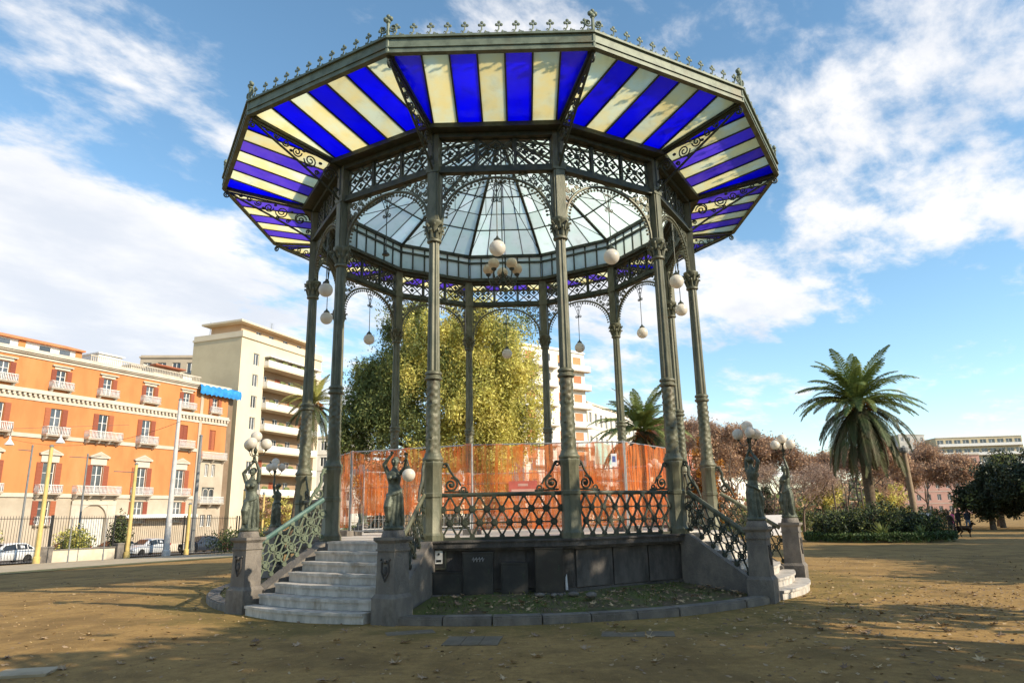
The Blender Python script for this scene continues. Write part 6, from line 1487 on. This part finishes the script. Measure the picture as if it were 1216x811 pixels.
# ------------------------------------------------------------------ people and dog
M['skin'] = mat('skin', (.50, .30, .21), (.44, .26, .18), 8, .6)
M['hair'] = mat('dark_hair', (.025, .018, .014), (.04, .03, .022), 20, .6)
def cloth(n, c): return mat(n, c, tuple(v*.8 for v in c), 9, .85, 0, .3, 40)
def person(label, pos, rz, h, coat, trousers, longcoat=True, stride=.16, hold=None, group=None):
    s = h/1.7; t = thing('person', label, 'person', pos, rz, group)
    hips = {1: (.09, -stride, .9), -1: (-.09, stride*.6, .9)}
    def leg(mb, sd, k):
        f = (.10*sd, -stride if sd > 0 else stride*.9, .07); kn = (.10*sd, (-stride*.75 if sd > 0 else stride*.25), .48); hp = (.085*sd, 0, .90)
        mb.tube([hp, kn], [.088*k, .06*k], 8); mb.sphere(kn, .06*k, 8, 6); mb.tube([kn, f], [.06*k, .04*k], 8)
        return f
    def armpts(sd):
        if hold and sd == hold: return [(.19*sd, 0, 1.38), (.235*sd, -.02, 1.10), (.20*sd, -.22, 1.0)]
        sw = .10*sd
        return [(.19*sd, 0, 1.38), (.24*sd, sw*.5, 1.10), (.245*sd, -abs(sw)-.04 if sd < 0 else sw, .86)]
    def torso(mb, k, z0=.88):
        prof = [(.155, z0), (.16, .95), (.135, 1.08), (.16, 1.25), (.185, 1.36), (.15, 1.43), (.06, 1.47)]
        o = len(mb.v); mb.lathe([(r*k, z) for r, z in prof], 14)
        for i in range(o, len(mb.v)): x, y, z = mb.v[i]; mb.v[i] = (x, y*.66, z)
    b = MB(); torso(b, .92); b.tube([(0, 0, 1.40), (0, -.01, 1.53)], .052, 8)
    for sd in (-1, 1):
        f = leg(b, sd, .92); b.tube([(f[0], f[1]+.05, .06), (f[0], f[1]-.13, .05)], [.045, .04], 8)
        a = armpts(sd); b.tube(a, [.048, .04, .028], 8); hd = Vector(a[2]); dr = (hd-Vector(a[1])).normalized(); b.sphere(hd+dr*.04, .036, 8, 6, sc=(.6, .9, 1.2))
        for q in range(4): c = hd+dr*.07+Vector((0, .018*(q-1.5), 0)); b.tube([c, c+dr*.05, c+dr*.075+Vector((-.012*sd, 0, 0))], [.010, .009, .007], 5)
        c = hd+dr*.03; b.tube([c, c+Vector((0, -.035, 0))+dr*.03, c+Vector((0, -.04, 0))+dr*.06], [.011, .01, .008], 5)
    b.sphere((0, -.01, 1.61), .10, 14, 10, sc=(.78, .92, 1.15)); b.tube([(0, -.095, 1.62), (0, -.122, 1.585), (0, -.10, 1.575)], [.012, .017, .01], 5); b.sphere((0, -.085, 1.535), .025, 8, 6)
    for sd in (-1, 1): b.sphere((.08*sd, .0, 1.60), .024, 6, 5, sc=(.5, 1, 1.3))
    link('body', fuse(b, 'body', M['skin'], .016, 1), t, scale=s)
    e = MB()
    for sd in (-1, 1): e.sphere((.03*sd, -.098, 1.625), .011, 6, 4)
    link('eyes', e.mesh('eyes', M['black']), t, scale=s)
    c = MB(); torso(c, 1.16, .84 if not longcoat else .62)
    if longcoat: c.tube([(0, .02, .60), (0, 0, .95)], [.20, .165], 12)
    for sd in (-1, 1): a = armpts(sd); c.tube([a[0], a[1], Vector(a[2])*.96+Vector(a[1])*.04], [.07, .058, .048], 8); c.sphere(a[1], .058, 8, 6)
    link('coat', fuse(c, 'coat', coat, .02, 2), t, scale=s)
    c = MB(); 
    for sd in (-1, 1): leg(c, sd, 1.22)
    c.sphere((0, 0, .92), .16, 10, 8, sc=(1, .72, .7)); link('trousers', fuse(c, 'trousers', trousers, .02, 1), t, scale=s)
    c = MB(); c.sphere((0, .018, 1.635), .108, 14, 10, sc=(.84, .95, 1.12)); c.sphere((0, .06, 1.55), .08, 10, 8, sc=(1, .7, 1.3))
    o = c; hm = o.mesh('hair', M['hair'], 60); link('hair', hm, t, (0, .012*s, .015*s), scale=s)
    c = MB()
    for sd in (-1, 1): y = (-stride if sd > 0 else stride*.9); c.hexa([(.10*sd-.05, y-.16, .005), (.10*sd+.05, y-.16, .005), (.10*sd+.045, y+.09, .005), (.10*sd-.045, y+.09, .005), (.10*sd-.04, y-.15, .06), (.10*sd+.04, y-.15, .06), (.10*sd+.045, y+.085, .11), (.10*sd-.045, y+.085, .11)])
    link('shoes', c.mesh('shoes', M['white'] if 'pale shoes' in label else M['black']), t, scale=s)
    return t
dk, nv, jn, pk = cloth('black_coat', (.022, .02, .02)), cloth('navy_coat', (.03, .035, .05)), cloth('blue_jeans', (.16, .21, .30)), cloth('pink_jacket', (.62, .06, .22))
bt = cloth('black_trousers', (.02, .02, .022))
person('person in a dark coat and pale shoes walking the black dog beside the palm bed', G_(27.0, 26.6), pi*.55, 1.55, dk, bt, True, .18, 1)
person('person in a black jacket walking away, left one of the distant pair', G_(38.0, 44.0), pi+.1, 1.7, dk, bt, False, .16, None)
person('person in a dark jacket and pale jeans, right one of the distant pair', G_(39.0, 44.3), pi-.1, 1.7, nv, jn, False, .16, None)
person('person in a bright pink jacket half hidden behind the right end of the palm bed', G_(28.9, 29.6), .4, 1.6, pk, bt, False, .05, None)
# black dog
t = thing('dog', 'black dog with raised tail standing beside the person at the palm bed', 'dog', G_(27.35, 25.9), pi)
b = MB()
b.tube([(-.32, 0, .52), (-.2, 0, .50), (0, 0, .52), (.2, 0, .55), (.34, 0, .54)], [.10, .155, .125, .105, .11], 10)
b.tube([(-.30, 0, .56), (-.44, 0, .68), (-.50, 0, .74)], [.10, .075, .07], 8); b.sphere((-.53, 0, .77), .085, 10, 8); b.tube([(-.56, 0, .76), (-.70, 0, .71)], [.055, .035], 8)
for s in (-1, 1):
    b.tube([(-.28, .08*s, .48), (-.27, .085*s, .30), (-.29+.05*s, .085*s, .24), (-.28+.05*s, .085*s, .03)], [.07, .042, .035, .028], 7); b.sphere((-.31+.05*s, .085*s, .03), .035, 6, 5, sc=(1.3, .8, .7))
    b.tube([(.30, .08*s, .50), (.22-.05*s, .085*s, .32), (.36-.05*s, .085*s, .21), (.33-.05*s, .085*s, .03)], [.10, .06, .034, .027], 7); b.sphere((.30-.05*s, .085*s, .03), .035, 6, 5, sc=(1.3, .8, .7))
    b.tube([(-.50, .06*s, .83), (-.49, .09*s, .80), (-.50, .095*s, .72)], [.03, .03, .012], 5)
b.tube([(.40, 0, .56), (.55, 0, .60), (.68, 0, .62), (.78, 0, .70)], [.035, .03, .028, .015], 6)
link('body', fuse(b, 'dog_body', mat('black_fur', (.007, .0065, .0065), (.014, .012, .011), 20, .95, spec=.05), .016, 1), t, scale=1.05)

# ------------------------------------------------------------------ gravel
g = np.random.default_rng(44); n = 7000
x = g.uniform(-11, 15, n); y = -15.2+g.random(n)**1.6*16; r = np.hypot(x, y); k = r > KR+.02; x, y = x[k], y[k]; n = len(x)
z = np.array([gz(a, b)+.012*sin(a*1.7+b*.6)*cos(b*1.3) for a, b in zip(x, y)]); s = g.uniform(.006, .02, n)*(1+(g.random(n) > .97)*.8)
O = np.array([(1, 0, 0), (0, 1, 0), (-1, 0, 0), (0, -1, 0), (0, 0, .7), (0, 0, -.7)]); F = [(0, 1, 4), (1, 2, 4), (2, 3, 4), (3, 0, 4)]
V = np.stack([x, y, z+.002], 1)[:, None]+O[None]*s[:, None, None]*g.uniform(.6, 1.3, (n, 6, 1))
me = bpy.data.meshes.new('gravel'); me.from_pydata(V.reshape(-1, 3).tolist(), [], [tuple(q+6*i for q in f) for i in range(n) for f in F]); me.materials.append(mat('gravel_stone', (.36, .24, .12), (.23, .15, .075), 3, .95, island=.5))
tag(link('gravel', me), 'small stones lying loose on the earth', 'gravel', kind='stuff')

# ------------------------------------------------------------------ fallen leaves
q = MB(); lob = []
for i in range(5):
    a = radians(-30+i*60)
    lob += [(.55*cos(a-radians(30)), .55*sin(a-radians(30))), (1.*cos(a), 1.*sin(a))] if True else []
lob = [(.45, -.25), (.9, -.5), (.6, 0), (1.0, .1), (.55, .3), (.75, .85), (.2, .5), (0, 1.15), (-.2, .5), (-.75, .85), (-.55, .3), (-1.0, .1), (-.6, 0), (-.9, -.5), (-.45, -.25), (0, -.35)]
def leafmesh(seed):
    rs = random.Random(seed); q = MB(); v = [(0, 0, .0)]
    for x, y in lob: r = math.hypot(x, y); v.append((x*.06*rs.uniform(.85, 1.1), y*.06, .06*(rs.uniform(.05, .35)*r+.22*x*x*rs.choice((1, 1, -.3)))))
    q.add(v, [(0, 1+i, 1+(i+1) % len(lob)) for i in range(len(lob))]); q.tube([(0, -.02, 0), (.004, -.06, .01), (.0, -.10, .025)], .002, 3)
    return q.mesh('fallen_leaf', M['deadleaf'])
M['deadleaf'] = mat('dry_leaf', (.42, .30, .19), (.29, .19, .11), 30, .8, rnd=.5)
LM = [leafmesh(i) for i in range(4)]
g = np.random.default_rng(12); cnt = 0; far = []
def leafpos():
    u = g.random()
    if u < .55: x, y = g.uniform(-7, 9), g.uniform(-14.2, -7.1)
    elif u < .80: x, y = g.normal(8, 2.2), g.normal(-7.2, 1.9)
    else: r, a = g.uniform(5.3, 6.6), g.uniform(-10, 48); x, y = polar(r, a)
    return x, y
while cnt < 285:
    x, y = leafpos(); r = math.hypot(x, y)
    if r < KR+.05:
        if r > KR-.35 or r < 5.25 or not (-12 < math.degrees(atan2(x, -y)) < 46): continue
        z = .10+(KR-r)*.09+.03
    else: z = gz(x, y)+.012*sin(x*1.7+y*.6)*cos(y*1.3)*(r > 7)+.012
    o = link('fallen_leaf', LM[cnt % 4], None, (x, y, z), g.uniform(0, 2*pi), scale=float(g.uniform(.75, 1.5)))
    o.rotation_euler = (g.normal(0, .18), g.normal(0, .18), g.uniform(0, 2*pi))
    inbed = r < KR
    tag(o, 'dry brown leaf lying in the mossy bed inside the kerb' if inbed else 'dry brown leaf lying on the bare earth before the bandstand', 'leaf', 'fallen leaves in the bed' if inbed else 'fallen leaves on the ground'); cnt += 1
P = []
while len(P) < 9000:
    if g.random() < .5: x, y = g.uniform(-16, 24), g.uniform(-13, 8)
    elif g.random() < .5: x, y = g.normal(8.5, 3), g.normal(-6.5, 2.6)
    else: r, a = g.uniform(5.2, 6.7), g.uniform(0, 360); x, y = polar(r, a)
    r = math.hypot(x, y)
    if r < KR+.05:
        ang = math.degrees(atan2(x, -y)) % 360
        if r > KR-.3 or r < 5.2 or min(abs((ang-s+180) % 360-180) for s in STAIRS) < HW+2: continue
        z = .10+(KR-r)*.09+.02
    else: z = gz(x, y)+.012*sin(x*1.7+y*.6)*cos(y*1.3)*(r > 7)+.006
    P.append((x, y, z))
P = np.array(P); n = len(P); a = g.uniform(0, 2*pi, n); s = g.uniform(.02, .045, n)
A = np.stack([np.cos(a), np.sin(a), g.normal(0, .25, n)], 1)*s[:, None]; B = np.stack([-np.sin(a), np.cos(a), g.normal(0, .25, n)], 1)*s[:, None]*.6
M['litter'] = mat('leaf_litter', (.36, .25, .15), (.23, .155, .09), 3, .9, island=.5)
tag(link('leaf_litter', quadcloud('leaf_litter', P, A, B, M['litter'])), 'small scraps of dry leaves scattered over the earth', 'leaf litter', kind='stuff')
